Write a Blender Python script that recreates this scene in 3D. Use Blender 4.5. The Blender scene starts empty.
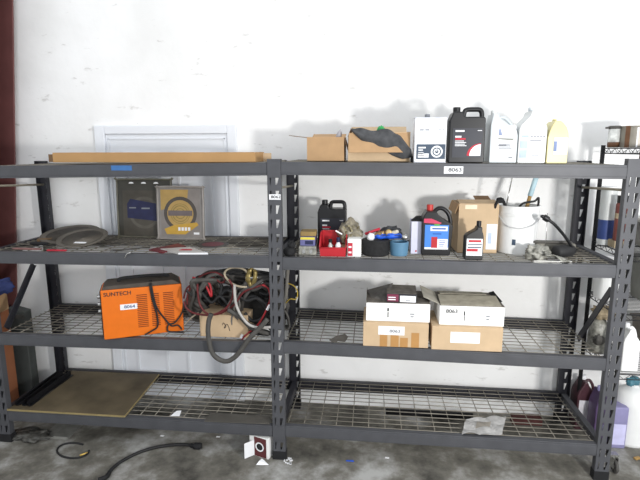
import bpy, bmesh, math, random
from mathutils import Matrix, Vector
random.seed(7)
PI = math.pi
scn = bpy.context.scene
COL = scn.collection

# ------------------------------------------------------------------ camera
F_PX = 492.71
YAW, PITCH, ROLL = 0.1075, -0.1818, -0.0027
CAM = Vector((0.5472, -2.7035, 1.8809))
def _axes():
    cy, sy = math.cos(YAW), math.sin(YAW); cp, sp = math.cos(PITCH), math.sin(PITCH)
    fwd = Vector((-sy*cp, cy*cp, sp)); right = Vector((cy, sy, 0)); up = right.cross(fwd)
    cr, sr = math.cos(ROLL), math.sin(ROLL)
    return cr*right+sr*up, -sr*right+cr*up, fwd
RT, UP, FW = _axes()
cam = bpy.data.objects.new('camera', bpy.data.cameras.new('camera'))
COL.objects.link(cam)
m = Matrix.Identity(4)
for i in range(3):
    m[i][0] = RT[i]; m[i][1] = UP[i]; m[i][2] = -FW[i]; m[i][3] = CAM[i]
cam.matrix_world = m
cam.data.sensor_width = 36; cam.data.lens = F_PX/640*36
cam.data.clip_start = .05
scn.camera = cam
# measured points of the photograph turned into metres: at a depth, a height or a side plane
def _ray(x, y): return FW + RT*((x-320)/F_PX) - UP*((y-240)/F_PX)
def AY(x, y, Y): d = _ray(x, y); return CAM + d*((Y-CAM.y)/d.y)
def AZ(x, y, Z): d = _ray(x, y); return CAM + d*((Z-CAM.z)/d.z)
def AX(x, y, X): d = _ray(x, y); return CAM + d*((X-CAM.x)/d.x)

# ------------------------------------------------------------------ materials
def lin(c):
    c = c.lstrip('#'); v = [int(c[i:i+2], 16)/255 for i in (0, 2, 4)]
    return tuple((x/12.92 if x <= .04045 else ((x+.055)/1.055)**2.4) for x in v)
def M(name, hexc, rough=.6, metal=0, var=.12, scale=18, bump=0, spec=.4, alpha=1, trans=0):
    mt = bpy.data.materials.new(name); mt.use_nodes = True
    nt = mt.node_tree; b = nt.nodes['Principled BSDF']
    c = lin(hexc)
    b.inputs['Roughness'].default_value = rough; b.inputs['Metallic'].default_value = metal
    b.inputs['Specular IOR Level'].default_value = spec
    b.inputs['Alpha'].default_value = alpha
    b.inputs['Transmission Weight'].default_value = trans
    tc = nt.nodes.new('ShaderNodeTexCoord'); n = nt.nodes.new('ShaderNodeTexNoise')
    n.inputs['Scale'].default_value = scale; n.inputs['Detail'].default_value = 5
    nt.links.new(tc.outputs['Object'], n.inputs['Vector'])
    r = nt.nodes.new('ShaderNodeValToRGB')
    r.color_ramp.elements[0].position = .3; r.color_ramp.elements[1].position = .7
    r.color_ramp.elements[0].color = tuple(x*(1-var) for x in c)+(1,)
    r.color_ramp.elements[1].color = tuple(min(1, x*(1+var)) for x in c)+(1,)
    nt.links.new(n.outputs['Fac'], r.inputs['Fac']); nt.links.new(r.outputs['Color'], b.inputs['Base Color'])
    if bump:
        bp = nt.nodes.new('ShaderNodeBump'); bp.inputs['Strength'].default_value = bump; bp.inputs['Distance'].default_value = .01
        nt.links.new(n.outputs['Fac'], bp.inputs['Height']); nt.links.new(bp.outputs['Normal'], b.inputs['Normal'])
    return mt

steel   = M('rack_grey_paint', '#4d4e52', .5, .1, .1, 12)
steel_d = M('rack_grey_paint_shaded', '#2a2a30', .5, .1, .15, 12)  # same rack grey, darkened to paint in the shade on rear and inner steel
wire    = M('deck_wire', '#8a857a', .45, .3, .25, 9)
rodm    = M('rod_metal', '#8f8878', .5, .3, .1)
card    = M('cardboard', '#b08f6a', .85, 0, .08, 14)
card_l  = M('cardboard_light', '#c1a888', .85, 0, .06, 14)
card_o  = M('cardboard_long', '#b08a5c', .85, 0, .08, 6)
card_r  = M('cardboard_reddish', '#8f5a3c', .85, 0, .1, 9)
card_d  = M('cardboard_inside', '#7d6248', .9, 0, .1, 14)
ctape   = M('brown_tape', '#b08450', .4, 0, .05)
white   = M('white_paper', '#e9eaec', .7, 0, .02)
whitebx = M('white_card', '#eeeeec', .7, 0, .03)
dusty   = M('dusty_top', '#6d675f', .9, 0, .35, 25)
black   = M('black_plastic', '#0f0f12', .38, 0, .15)
blackm  = M('black_matte', '#1a1a1c', .8, 0, .25)
rubber  = M('black_rubber', '#222223', .65, 0, .25)
rubber2 = M('grey_rubber', '#4a4845', .7, 0, .2)
jugface = M('jug_label_dark', '#292b34', .45, 0, .06)
redp    = M('red_plastic', '#b3202a', .4, 0, .05)
redd    = M('red_print', '#b8273a', .6, 0, .05)
redc    = M('red_cable', '#5c1d20', .5, 0, .2)
blue    = M('blue_print', '#3f7fd0', .5, 0, .06)
blued   = M('blue_dark', '#22264a', .5, 0, .2)
blueb   = M('blue_bright', '#1d56c8', .45, 0, .1)
bluec   = M('blue_cup', '#57809c', .5, 0, .06)
bluet   = M('blue_tape', '#3f6ea6', .7, 0, .08)
slate   = M('slate_label', '#3b4a5c', .5, 0, .05)
greyp   = M('print_grey', '#7b7f86', .7, 0, .05)
inkblk  = M('print_black', '#2a2a2e', .7, 0, .02)
green   = M('green_plastic', '#2f9a52', .5, 0, .1)
orange  = M('welder_orange', '#e06f10', .42, 0, .04)
wtop    = M('welder_top', '#4d463f', .7, 0, .2)
ventm   = M('vent_dark', '#7a3206', .7, 0, .1)
ragm    = M('rag_dark', '#494a4c', .9, 0, .3, 30, .3)
milky   = M('milky_plastic', '#cacdcc', .35, 0, .02)
milky2  = M('milky_plastic_cool', '#bfc6c9', .35, 0, .02)
yellowp = M('yellow_plastic', '#d2c88f', .35, 0, .12, 8)
yellow  = M('yellow_print', '#b3955a', .55, 0, .08)
clamg   = M('clamshell_grey', '#8b8784', .35, 0, .08)
clamd   = M('clamshell_dark', '#3c3b35', .3, 0, .2, 10)
discg   = M('disc_grey', '#5d5850', .75, 0, .15, 30)
discd   = M('disc_inner', '#6b655c', .8, 0, .12, 30)
maroon  = M('maroon_paint', '#6b4341', .6, 0, .15, 6)
plyw    = M('plywood_top', '#5f5440', .7, 0, .4, 4)
plye    = M('plywood_edge', '#8f8058', .8, 0, .1)
metalp  = M('grey_plate', '#605d57', .6, .3, .15, 8)
brass   = M('brass', '#8a7a4c', .4, .6, .2)
chrome  = M('chrome', '#b9b9b6', .25, .9, .1)
bucketm = M('bucket_white', '#e6e7e6', .45, 0, .02)
tan     = M('tan_cloth', '#a5967c', .9, 0, .25, 25, .3)
clear   = M('clear_plastic', '#c9cbc8', .2, 0, .3, 30, .6)
clear2  = M('film_plastic', '#8b8a82', .3, 0, .5, 45, .6)
wood    = M('wood_handle', '#a3834f', .6, 0, .15)
skyb    = M('pale_blue', '#b4d0da', .6, 0, .1)
purple  = M('purple_liquid', '#574668', .4, 0, .25, 9)
brownl  = M('brown_liquid', '#4a3036', .3, 0, .2)
lilac   = M('lilac', '#8b87ae', .5, 0, .2, 9)
teal    = M('teal_cap', '#4b7d8c', .5, 0, .1)
pot     = M('pot_grey', '#8f8a80', .4, .3, .1)
brown   = M('brown_stuff', '#6a4a34', .6, 0, .2)
redbr   = M('red_brown', '#6e3a34', .5, 0, .2)
totem   = M('tote_grey', '#474a48', .6, 0, .1)
lavend  = M('lavender_white', '#d2d3e6', .6, 0, .03)
darkred = M('dark_red', '#6b2730', .5, 0, .25)
navyc   = M('navy_cloth', '#2f3b6b', .8, 0, .2)
doorm   = M('door_white', '#e6e9ee', .35, 0, .02, 3)

def wall_mat():
    mt = bpy.data.materials.new('plaster_wall'); mt.use_nodes = True
    nt = mt.node_tree; N = nt.nodes; L = nt.links; b = N['Principled BSDF']
    b.inputs['Roughness'].default_value = .75; b.inputs['Specular IOR Level'].default_value = .25
    tc = N.new('ShaderNodeTexCoord')
    n1 = N.new('ShaderNodeTexNoise'); n1.inputs['Scale'].default_value = 1.6; n1.inputs['Detail'].default_value = 6
    L.new(tc.outputs['Object'], n1.inputs['Vector'])
    r1 = N.new('ShaderNodeValToRGB')
    r1.color_ramp.elements[0].position = .3; r1.color_ramp.elements[0].color = (.80, .80, .785, 1)
    r1.color_ramp.elements[1].position = .62; r1.color_ramp.elements[1].color = (.92, .92, .915, 1)
    L.new(n1.outputs['Fac'], r1.inputs['Fac'])
    # scuffs: stretched noise, only the peaks
    mp = N.new('ShaderNodeMapping'); mp.inputs['Scale'].default_value = (3.0, 1, 9.0); mp.inputs['Rotation'].default_value = (0, .5, 0)
    L.new(tc.outputs['Object'], mp.inputs['Vector'])
    n2 = N.new('ShaderNodeTexNoise'); n2.inputs['Scale'].default_value = 2.2; n2.inputs['Detail'].default_value = 8; n2.inputs['Roughness'].default_value = .62
    L.new(mp.outputs['Vector'], n2.inputs['Vector'])
    r2 = N.new('ShaderNodeValToRGB')
    r2.color_ramp.elements[0].position = .635; r2.color_ramp.elements[0].color = (0, 0, 0, 1)
    r2.color_ramp.elements[1].position = .70; r2.color_ramp.elements[1].color = (1, 1, 1, 1)
    L.new(n2.outputs['Fac'], r2.inputs['Fac'])
    mx = N.new('ShaderNodeMixRGB'); mx.inputs['Color2'].default_value = (.36, .34, .31, 1)
    mu = N.new('ShaderNodeMath'); mu.operation = 'MULTIPLY'; mu.inputs[1].default_value = .4
    L.new(r2.outputs['Color'], mu.inputs[0]); L.new(mu.outputs[0], mx.inputs['Fac'])
    L.new(r1.outputs['Color'], mx.inputs['Color1']); L.new(mx.outputs['Color'], b.inputs['Base Color'])
    n3 = N.new('ShaderNodeTexNoise'); n3.inputs['Scale'].default_value = 5; n3.inputs['Detail'].default_value = 7
    L.new(tc.outputs['Object'], n3.inputs['Vector'])
    bp = N.new('ShaderNodeBump'); bp.inputs['Strength'].default_value = .35; bp.inputs['Distance'].default_value = .02
    L.new(n3.outputs['Fac'], bp.inputs['Height']); L.new(bp.outputs['Normal'], b.inputs['Normal'])
    return mt
def floor_mat():
    mt = bpy.data.materials.new('concrete'); mt.use_nodes = True
    nt = mt.node_tree; N = nt.nodes; L = nt.links; b = N['Principled BSDF']
    b.inputs['Roughness'].default_value = .7; b.inputs['Specular IOR Level'].default_value = .3
    tc = N.new('ShaderNodeTexCoord')
    n1 = N.new('ShaderNodeTexNoise'); n1.inputs['Scale'].default_value = 2.6; n1.inputs['Detail'].default_value = 9; n1.inputs['Roughness'].default_value = .65
    L.new(tc.outputs['Object'], n1.inputs['Vector'])
    r = N.new('ShaderNodeValToRGB'); e = r.color_ramp.elements
    e[0].position = .36; e[0].color = (.055, .052, .045, 1)
    e[1].position = .65; e[1].color = (.40, .40, .385, 1)
    k = r.color_ramp.elements.new(.5); k.color = (.16, .152, .13, 1)
    L.new(n1.outputs['Fac'], r.inputs['Fac']); L.new(r.outputs['Color'], b.inputs['Base Color'])
    bp = N.new('ShaderNodeBump'); bp.inputs['Strength'].default_value = .25; bp.inputs['Distance'].default_value = .01
    L.new(n1.outputs['Fac'], bp.inputs['Height']); L.new(bp.outputs['Normal'], b.inputs['Normal'])
    return mt

# ------------------------------------------------------------------ geometry: every function returns (verts, faces)
def box(x0, x1, y0, y1, z0, z1):
    v = [(x0,y0,z0),(x1,y0,z0),(x1,y1,z0),(x0,y1,z0),(x0,y0,z1),(x1,y0,z1),(x1,y1,z1),(x0,y1,z1)]
    return v, [(0,3,2,1),(4,5,6,7),(0,1,5,4),(1,2,6,5),(2,3,7,6),(3,0,4,7)]
def hexa(v): return list(v), [(0,3,2,1),(4,5,6,7),(0,1,5,4),(1,2,6,5),(2,3,7,6),(3,0,4,7)]
def xf(g, loc=(0,0,0), rx=0, ry=0, rz=0, s=1):
    mt = Matrix.Translation(loc) @ Matrix.Rotation(rz,4,'Z') @ Matrix.Rotation(ry,4,'Y') @ Matrix.Rotation(rx,4,'X') @ Matrix.Scale(s,4)
    return [tuple(mt @ Vector(p)) for p in g[0]], g[1]
def prism(poly, y0, y1):
    n = len(poly)
    v = [(x,y0,z) for x,z in poly]+[(x,y1,z) for x,z in poly]
    f = [tuple(range(n)), tuple(range(2*n-1, n-1, -1))]
    f += [(i, i+n, (i+1)%n+n, (i+1)%n) for i in range(n)]
    return v, f
def slab(poly, z0, z1):                       # outline in plan, thickness in z
    n = len(poly)
    v = [(x,y,z0) for x,y in poly]+[(x,y,z1) for x,y in poly]
    f = [tuple(range(n-1,-1,-1)), tuple(range(n, 2*n))]
    f += [(i, (i+1)%n, (i+1)%n+n, i+n) for i in range(n)]
    return v, f
def lathe(prof, n=28):
    v, f = [], []
    for r, z in prof:
        for k in range(n): a = 2*PI*k/n; v.append((r*math.cos(a), r*math.sin(a), z))
    for i in range(len(prof)-1):
        for k in range(n): f.append((i*n+k, i*n+(k+1)%n, (i+1)*n+(k+1)%n, (i+1)*n+k))
    if prof[0][0] > 1e-6: f.append(tuple(range(n-1,-1,-1)))
    if prof[-1][0] > 1e-6: f.append(tuple(range((len(prof)-1)*n, len(prof)*n)))
    return v, f
def spline(pts, sub=6, closed=False):
    P = [Vector(p) for p in pts]; n = len(P); out = []
    if n < 3: return P
    seg = n if closed else n-1
    for i in range(seg):
        if closed: a, b, c, d = P[(i-1)%n], P[i], P[(i+1)%n], P[(i+2)%n]
        else: a, b, c, d = P[max(i-1,0)], P[i], P[i+1], P[min(i+2,n-1)]
        for k in range(sub):
            t = k/sub
            out.append(.5*((2*b)+(c-a)*t+(2*a-5*b+4*c-d)*t*t+(3*b-a-3*c+d)*t**3))
    if not closed: out.append(P[-1])
    return out
def tube(pts, r, n=8, sub=6, closed=False, raw=False):
    P = [Vector(p) for p in pts] if raw else spline(pts, sub, closed)
    m_ = len(P); v, f = [], []
    T = []
    for i in range(m_):
        t = (P[(i+1)%m_]-P[i-1]) if closed else (P[min(i+1,m_-1)]-P[max(i-1,0)])
        T.append(t.normalized() if t.length > 1e-9 else Vector((0,0,1)))
    up = T[0].orthogonal().normalized()
    for i in range(m_):
        up = (up - T[i]*up.dot(T[i]))
        up = up.normalized() if up.length > 1e-6 else T[i].orthogonal().normalized()
        sd = T[i].cross(up)
        rr = r[i*len(r)//m_] if isinstance(r, (list, tuple)) else r
        for k in range(n):
            a = 2*PI*k/n; q = P[i]+(up*math.cos(a)+sd*math.sin(a))*rr; v.append(tuple(q))
    for i in range(m_ if closed else m_-1):
        j = (i+1)%m_
        for k in range(n): f.append((i*n+k, i*n+(k+1)%n, j*n+(k+1)%n, j*n+k))
    if not closed: f += [tuple(range(n-1,-1,-1)), tuple(range((m_-1)*n, m_*n))]
    return v, f
def rod(a, b, r, n=8): return tube([a, b], r, n, raw=True)
def sheet(nx, ny, fn):
    v = [tuple(fn(i/nx, j/ny)) for j in range(ny+1) for i in range(nx+1)]
    f = [(j*(nx+1)+i, j*(nx+1)+i+1, (j+1)*(nx+1)+i+1, (j+1)*(nx+1)+i) for j in range(ny) for i in range(nx)]
    return v, f
def blob(rx, ry, rz, amp=.15, seed=0, n=14, freq=3.0):   # crumpled rounded lump resting on z = 0
    rnd = random.Random(seed); ph = [rnd.uniform(0, 6.3) for _ in range(9)]
    v, f = [], []
    for j in range(n+1):
        th = PI*j/n
        for k in range(2*n):
            a = 2*PI*k/(2*n)
            d = Vector((math.sin(th)*math.cos(a), math.sin(th)*math.sin(a), math.cos(th)))
            w = 1+amp*(math.sin(freq*d.x*2+ph[0])*math.sin(freq*d.y*2+ph[1])+.7*math.sin(freq*3*d.z+ph[2])*math.sin(freq*3*d.x+ph[3])+.5*math.sin(freq*5*d.y+ph[4])*math.sin(freq*5*d.z+ph[5]))
            v.append((d.x*rx*w, d.y*ry*w, max(0, (d.z*w+.85)*rz)))
    for j in range(n):
        for k in range(2*n): f.append((j*2*n+k, (j+1)*2*n+k, (j+1)*2*n+(k+1)%(2*n), j*2*n+(k+1)%(2*n)))
    return v, f

def mk(name, mat, geoms, parent=None, smooth=False, bevel=0, solid=0, label=None):
    if isinstance(geoms, tuple): geoms = [geoms]
    if name == 'print' and len(geoms) == 2:
        mk('print', mat, geoms[0], parent); geoms = geoms[1:]
    V, Fc = [], []
    for g in geoms:
        o = len(V); V += [tuple(p) for p in g[0]]; Fc += [tuple(i+o for i in f) for f in g[1]]
    me = bpy.data.meshes.new(name); me.from_pydata(V, [], Fc); me.update()
    bm = bmesh.new(); bm.from_mesh(me); bmesh.ops.recalc_face_normals(bm, faces=bm.faces); bm.to_mesh(me); bm.free()
    me.materials.append(mat)
    if smooth: me.polygons.foreach_set('use_smooth', [True]*len(me.polygons))
    ob = bpy.data.objects.new(name, me); COL.objects.link(ob)
    if parent is not None: ob.parent = parent
    if solid:
        md = ob.modifiers.new('solid', 'SOLIDIFY'); md.thickness = solid; md.offset = 0
    if bevel:
        md = ob.modifiers.new('bevel', 'BEVEL'); md.width = bevel; md.segments = 3; md.limit_method = 'ANGLE'; md.angle_limit = .6
        me.polygons.foreach_set('use_smooth', [True]*len(me.polygons))
        w = ob.modifiers.new('wn', 'WEIGHTED_NORMAL'); w.keep_sharp = True
    if label: ob['label'] = label
    return ob
def tag(o, label, cat, group=None):
    o['label'] = label; o['category'] = cat
    if group: o['group'] = group
    return o
def thing(name, label, cat, loc=(0,0,0), rz=0, group=None):
    o = bpy.data.objects.new(name, None); COL.objects.link(o); o.empty_display_size = .05
    o.location = loc; o.rotation_euler = (0,0,rz)
    return tag(o, label, cat, group)
def struct(o): o['kind'] = 'structure'; return o
def lettering(parent, txt, size, mat, loc, rot=(PI/2,0,0), name='lettering', sx=1):
    cu = bpy.data.curves.new(name, 'FONT'); cu.body = txt; cu.size = size; cu.align_x = 'CENTER'; cu.align_y = 'CENTER'; cu.extrude = .0002; cu.offset = size*.015
    tmp = bpy.data.objects.new('tmp', cu); COL.objects.link(tmp)
    bpy.context.view_layer.update()
    me = bpy.data.meshes.new_from_object(tmp.evaluated_get(bpy.context.evaluated_depsgraph_get()))
    bpy.data.objects.remove(tmp)
    me.materials.clear(); me.materials.append(mat)
    ob = bpy.data.objects.new(name, me); COL.objects.link(ob); ob.parent = parent
    ob.location = loc; ob.rotation_euler = rot; ob.scale = (sx,1,1)
    return ob
def face(x0, x1, z0, z1, y): return [(x0,y,z0),(x1,y,z0),(x1,y,z1),(x0,y,z1)], [(0,1,2,3)]
def bars(x0, z0, rows, pitch, h, y, seed=1, wmax=.03):     # rows of print too small to read
    rnd = random.Random(seed); g = []
    for i in range(rows): g.append(face(x0, x0+wmax*rnd.uniform(.5,1), z0-i*pitch-h, z0-i*pitch, y))
    return g

# ------------------------------------------------------------------ the setting
YW = .70
wl = struct(mk('wall_back', wall_mat(), box(-5, 6, YW, YW+.15, 0, 4.2)))
fl = struct(mk('floor', floor_mat(), box(-5, 6, -6, YW+.15, -.1, 0)))
struct(mk('wall_left_blocker', wall_mat(), box(-3.0, -2.85, -5, YW, 0, 4.2)))  # unseen wall added out of frame to block ambient light from the left
# white panelled door in the wall behind the left bay
door = bpy.data.objects.new('door_1', None); COL.objects.link(door); struct(door)
dx0, dx1 = -1.35, -.46
mk('door_slab', doorm, box(dx0, dx1, YW-.012, YW+.01, 0, 1.99), door, bevel=.003)
fr = []
for (a, b, c, d) in ((dx0-.075, dx0, 0, 2.05), (dx1, dx1+.065, 0, 2.05), (dx0, dx1, 1.99, 2.05)):
    fr.append(box(a, b, YW-.028, YW+.01, c, d))
mk('door_frame', doorm, fr, door, bevel=.006)
st = [box(dx0+.02, dx1-.02, YW-.020, YW+.01, 1.955, 1.962), box(dx0+.02, dx0+.028, YW-.020, YW+.01, .02, 1.96), box(dx1-.028, dx1-.02, YW-.020, YW+.01, .02, 1.96)]
for (a, b) in ((dx0+.12, dx0+.37), (dx1-.37, dx1-.12)):
    for (c, d) in ((.2, .55), (.66, 1.15), (1.26, 1.86)):
        for q in ((a, b, c, c+.018), (a, b, d-.018, d), (a, a+.018, c+.018, d-.018), (b-.018, b, c+.018, d-.018)):
            st.append(box(q[0], q[1], YW-.022, YW+.01, q[2], q[3]))
mk('door_panel_moulding', doorm, st, door)
# maroon tapered steel column at the left end
def _cx(y): return AY({0:13.5,150:15.5,330:18}[y], y, .655)
ca, cb = _cx(0), _cx(330)
sl = (ca.x-cb.x)/(ca.z-cb.z)
cX = lambda z: cb.x+(z-cb.z)*sl
def cpl(a, b, y0, y1):      # plate between offsets a and b from the slanting edge
    return hexa([(cX(0)+a,y0,0),(cX(0)+b,y0,0),(cX(0)+b,y1,0),(cX(0)+a,y1,0),(cX(4.2)+a,y0,4.2),(cX(4.2)+b,y0,4.2),(cX(4.2)+b,y1,4.2),(cX(4.2)+a,y1,4.2)])
struct(mk('steel_column', maroon, [cpl(-.3,0,.45,.465), cpl(-.3,0,.64,.655), cpl(-.16,-.145,.465,.64)]))

# ------------------------------------------------------------------ the rack
DEP = .61; XL, XM, XR = -1.82, 0.0, 1.88
BT = [[(1.788,1.812),(1.8148,1.7975)], [(1.2737,1.282),(1.2756,1.2708)], [(.744,.7598),(.7668,.7415)], [(.2234,.2209),(.2267,.2223)]]
def SZ(level, X):                     # top of the shelf at X; level 0 = top
    if X < 0: a, b = BT[level][0]; t = (X-XL)/(XM-XL)
    else: a, b = BT[level][1]; t = (X-XM)/(XR-XM)
    return a+(b-a)*max(0,min(1,t))
rack = thing('storage_rack', 'long dark grey two-bay steel storage rack with four wire shelf levels', 'storage rack', (0,0,0))
HW = .0375
def post_geo(xc, yf, back):
    g = []; V, Fc = [], []
    pitch = .081; z = .05
    def q(*pts):
        o = len(V); V.extend([(xc+x, yf, zz) for x, zz in pts]); Fc.append(tuple(range(o, o+len(pts))))
    xs = [-HW, -.024, -.015, .008, .028, HW]
    q((-HW,0),(HW,0),(HW,z),(-HW,z))
    while z+pitch < 1.81:
        a, b = z+.018, z+.066; t = z+pitch
        q((xs[0],z),(xs[1],z),(xs[1],t),(xs[0],t)); q((xs[2],z),(xs[3],z),(xs[3],t),(xs[2],t)); q((xs[4],z),(xs[5],z),(xs[5],t),(xs[4],t))
        if back: q((xs[1],z),(xs[2],z),(xs[2],t),(xs[1],t))
        for i in ((3,) if back else (1, 3)):
            q((xs[i],z),(xs[i+1],z),(xs[i+1],a),(xs[i],a)); q((xs[i],b),(xs[i+1],b),(xs[i+1],t),(xs[i],t))
            mdx = xs[i]+(xs[i+1]-xs[i])*.4
            q((mdx,a),(xs[i+1],a),(xs[i+1],b))
        z = t
    q((-HW,z),(HW,z),(HW,1.83),(-HW,1.83))
    if back:
        V[:] = [(a, b_, min(c, 1.805)) for a, b_, c in V]
    top = 1.805 if back else 1.83
    g.append((V, Fc))
    s = -1 if back else 1
    for x in (-HW, HW):
        o = [(xc+x, yf, 0), (xc+x, yf+s*.038, 0), (xc+x, yf+s*.038, top), (xc+x, yf, top)]
        g.append((o, [(0,1,2,3)]))
    if not back: g.append(([(xc-HW, yf+.036, 0), (xc-.004, yf+.036, 0), (xc-.004, yf+.036, 1.82), (xc-HW, yf+.036, 1.82)], [(0,1,2,3)]))
    return g
for X in (XL, XM, XR):
    for Y, back in ((0, False), (DEP+.04, True)):
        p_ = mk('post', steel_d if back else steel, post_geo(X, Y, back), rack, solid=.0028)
        mk('foot', blackm, box(X-HW-.004, X+HW+.004, Y-.004 if not back else Y-.044, Y+.044 if not back else Y+.004, 0, .055), p_)
for lv in range(4):
    for bay in range(2):
        xa, xb = ((XL, XM), (XM, XR))[bay]
        za, zb = BT[lv][bay]
        x0, x1 = xa+HW+.002, xb-HW-.002
        t = lambda x: za+(zb-za)*(x-xa)/(xb-xa)
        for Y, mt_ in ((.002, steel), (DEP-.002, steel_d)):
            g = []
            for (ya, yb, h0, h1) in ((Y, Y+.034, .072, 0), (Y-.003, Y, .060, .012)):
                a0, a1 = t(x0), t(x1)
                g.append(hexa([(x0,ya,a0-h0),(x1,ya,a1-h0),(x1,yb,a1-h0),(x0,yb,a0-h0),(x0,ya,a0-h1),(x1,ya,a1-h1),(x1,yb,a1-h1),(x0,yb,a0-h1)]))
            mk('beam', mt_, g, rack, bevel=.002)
        g = []
        dz = -.003
        for k in range(12):
            y = .045+k*(DEP-.055)/11.0
            g.append(rod((x0, y, t(x0)+dz), (x1, y, t(x1)+dz), .0028, 6))
        n = 18
        for k in range(n+1):
            x = x0+.01+(x1-x0-.02)*k/n
            g.append(rod((x, .034, t(x)+dz-.005), (x, DEP, t(x)+dz-.005), .0028, 6))
        mk('wire_deck', wire, g, rack, smooth=True)
    zz = BT[lv][0][1]
    if lv in (0, 3):
        mk('bracket_plate', steel, box(-HW, HW, -.006, -.0015, min(BT[lv][0][1],BT[lv][1][0])-.085, BT[lv][0][1]+.004), rack, bevel=.002)
for X in (XL, XM, XR):
    xo = X+ (.03 if X < 0 else (-.03 if X > 1 else 0))
    mk('end_rod', rodm, rod((X, .02, 1.667), (X, DEP+.02, 1.637), .0075, 10), rack, smooth=True)
    for lv in (1, 3):
        z = SZ(lv, X-.001 if X else -.001)
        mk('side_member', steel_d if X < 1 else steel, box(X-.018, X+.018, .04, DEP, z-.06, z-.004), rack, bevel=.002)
for (a, b, X) in (((611,290),(578,339),XR-.012), ((33,264),(6,328),XL+.012)):
    A_, B_ = AX(*a, X), AX(*b, X)
    d = (B_-A_); L_ = d.length; ang = math.atan2(d.z, d.y)
    g = xf(box(-.004, .004, 0, L_, -.02, .02), A_, rx=ang)
    g2 = xf(box(-.004, .014, 0, L_, .016, .02), A_, rx=ang)
    mk('diagonal_brace', steel_d, [g, g2], rack)
# things stuck on the steel
def sticker(parent, txt, w, h, x, y, z, lab):
    s = mk('lot_sticker', white, box(x-w/2, x+w/2, y-.0012, y, z-h/2, z+h/2), parent, label=lab)
    lettering(s, txt, h*.72, inkblk, (x+w*.08, y-.0018, z), sx=1.3)
    return s
pb = AY(453.5, 170, -.002); sticker(rack, '8063', .100, .038, pb.x, -.0025, pb.z, 'white lot number sticker reading 8063 on the top beam')
pb = AY(275, 197, -.002); sticker(rack, '8062', .066, .030, pb.x, -.004, pb.z, 'white lot number sticker on the middle post')
pb = AY(121.5, 168, -.002)
mk('tape_strip', bluet, box(pb.x-.062, pb.x+.062, -.0032, -.0015, pb.z-.014, pb.z+.014), rack, label='strip of blue tape')

# ------------------------------------------------------------------ helpers for goods
def carton(name, label, cat, x0, x1, y0, dep, z0, z1, mt, rz=0, group=None, lid_gap=True, topm=None):
    t = thing(name, label, cat, ((x0+x1)/2, y0, z0), rz, group)
    w = (x1-x0)/2; h = z1-z0
    mk('carton_body', mt, box(-w, w, 0, dep, 0, h-.003), t, bevel=.003)
    tm = topm or mt
    mk('flap', tm, box(-w+.001, w-.001, .001, dep/2-.002, h-.003, h), t); mk('flap', tm, box(-w+.001, w-.001, dep/2+.002, dep-.001, h-.003, h), t)
    return t, w, h
def jug(name, label, loc, rz, w, d, h, body, outline, handle, hr, capx, capr, capz0, capm, cat='jug', group=None, bev=.012, hs=1.0):
    t = thing(name, label, cat, loc, rz, group)
    mk('body', body, prism([(a*w, b*h) for a, b in outline], 0, d), t, bevel=bev)
    if handle: mk('handle', body, tube([(a*w, d/2, b*h) for a, b in handle], hr, 10, 6), t, smooth=True)
    z0 = capz0*h
    mk('neck', body, xf(lathe([(capr*.85, 0), (capr*.85, .012)], 20), (capx*w, d/2, z0-.010)), t, smooth=False)
    mk('cap', capm, xf(lathe([(capr, 0), (capr, h-z0-.003), (capr*.92, h-z0)], 24), (capx*w, d/2, z0)), t, bevel=.0015)
    return t

# ================================================================== TOP SHELF
S0 = lambda x: SZ(0, x)+.001
# long flat carton
x0, x1 = AY(52,153,.06).x, AY(255,153,.06).x
t, w, h = carton('long_carton', 'long flat tan cardboard carton lying along the top shelf', 'box', x0, x1, .06, .24, S0((x0+x1)/2)+.006, AY(150,152.5,.06).z, card_o)
mk('end_flap', card_l, xf(box(0, .05, 0, .002, 0, h*.86), (w+.001, .20, .002), rz=.1), t)
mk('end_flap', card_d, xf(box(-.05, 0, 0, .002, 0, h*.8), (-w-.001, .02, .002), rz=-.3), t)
# small open carton
x0, x1 = AY(307,150,.12).x, AY(344,150,.12).x; zt = AY(325,137,.12).z
t = thing('open_carton', 'small open cardboard carton with its flap sticking out on the left, topmost shelf', 'box', ((x0+x1)/2, .12, S0(.28)))
w = (x1-x0)/2; h = zt-S0(.28); d = .2
mk('carton_body', card, [box(-w, w, 0, .003, 0, h), box(-w, w, d-.003, d, 0, h), box(-w, -w+.003, .003, d-.003, 0, h), box(w-.003, w, .003, d-.003, 0, h), box(-w, w, 0, d, 0, .003)], t)
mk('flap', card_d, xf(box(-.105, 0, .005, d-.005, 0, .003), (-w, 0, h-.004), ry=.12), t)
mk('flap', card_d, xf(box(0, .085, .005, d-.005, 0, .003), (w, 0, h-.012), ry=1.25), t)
mk('flap', card, xf(box(-w+.004, w-.004, 0, .1, 0, .003), (0, d, h-.003), rx=.25), t)
g = xf(lathe([(.0, .085), (.014, .06), (.022, .0)], 14), (AY(337,133,.2).x, .2, AY(337,138,.2).z-.03), ry=.25)
tag(mk('grey_funnel', M('funnel_grey','#a7a4a8',.5), g, smooth=True), 'small pointed grey plastic tip poking out of the small open carton', 'funnel')
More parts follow.
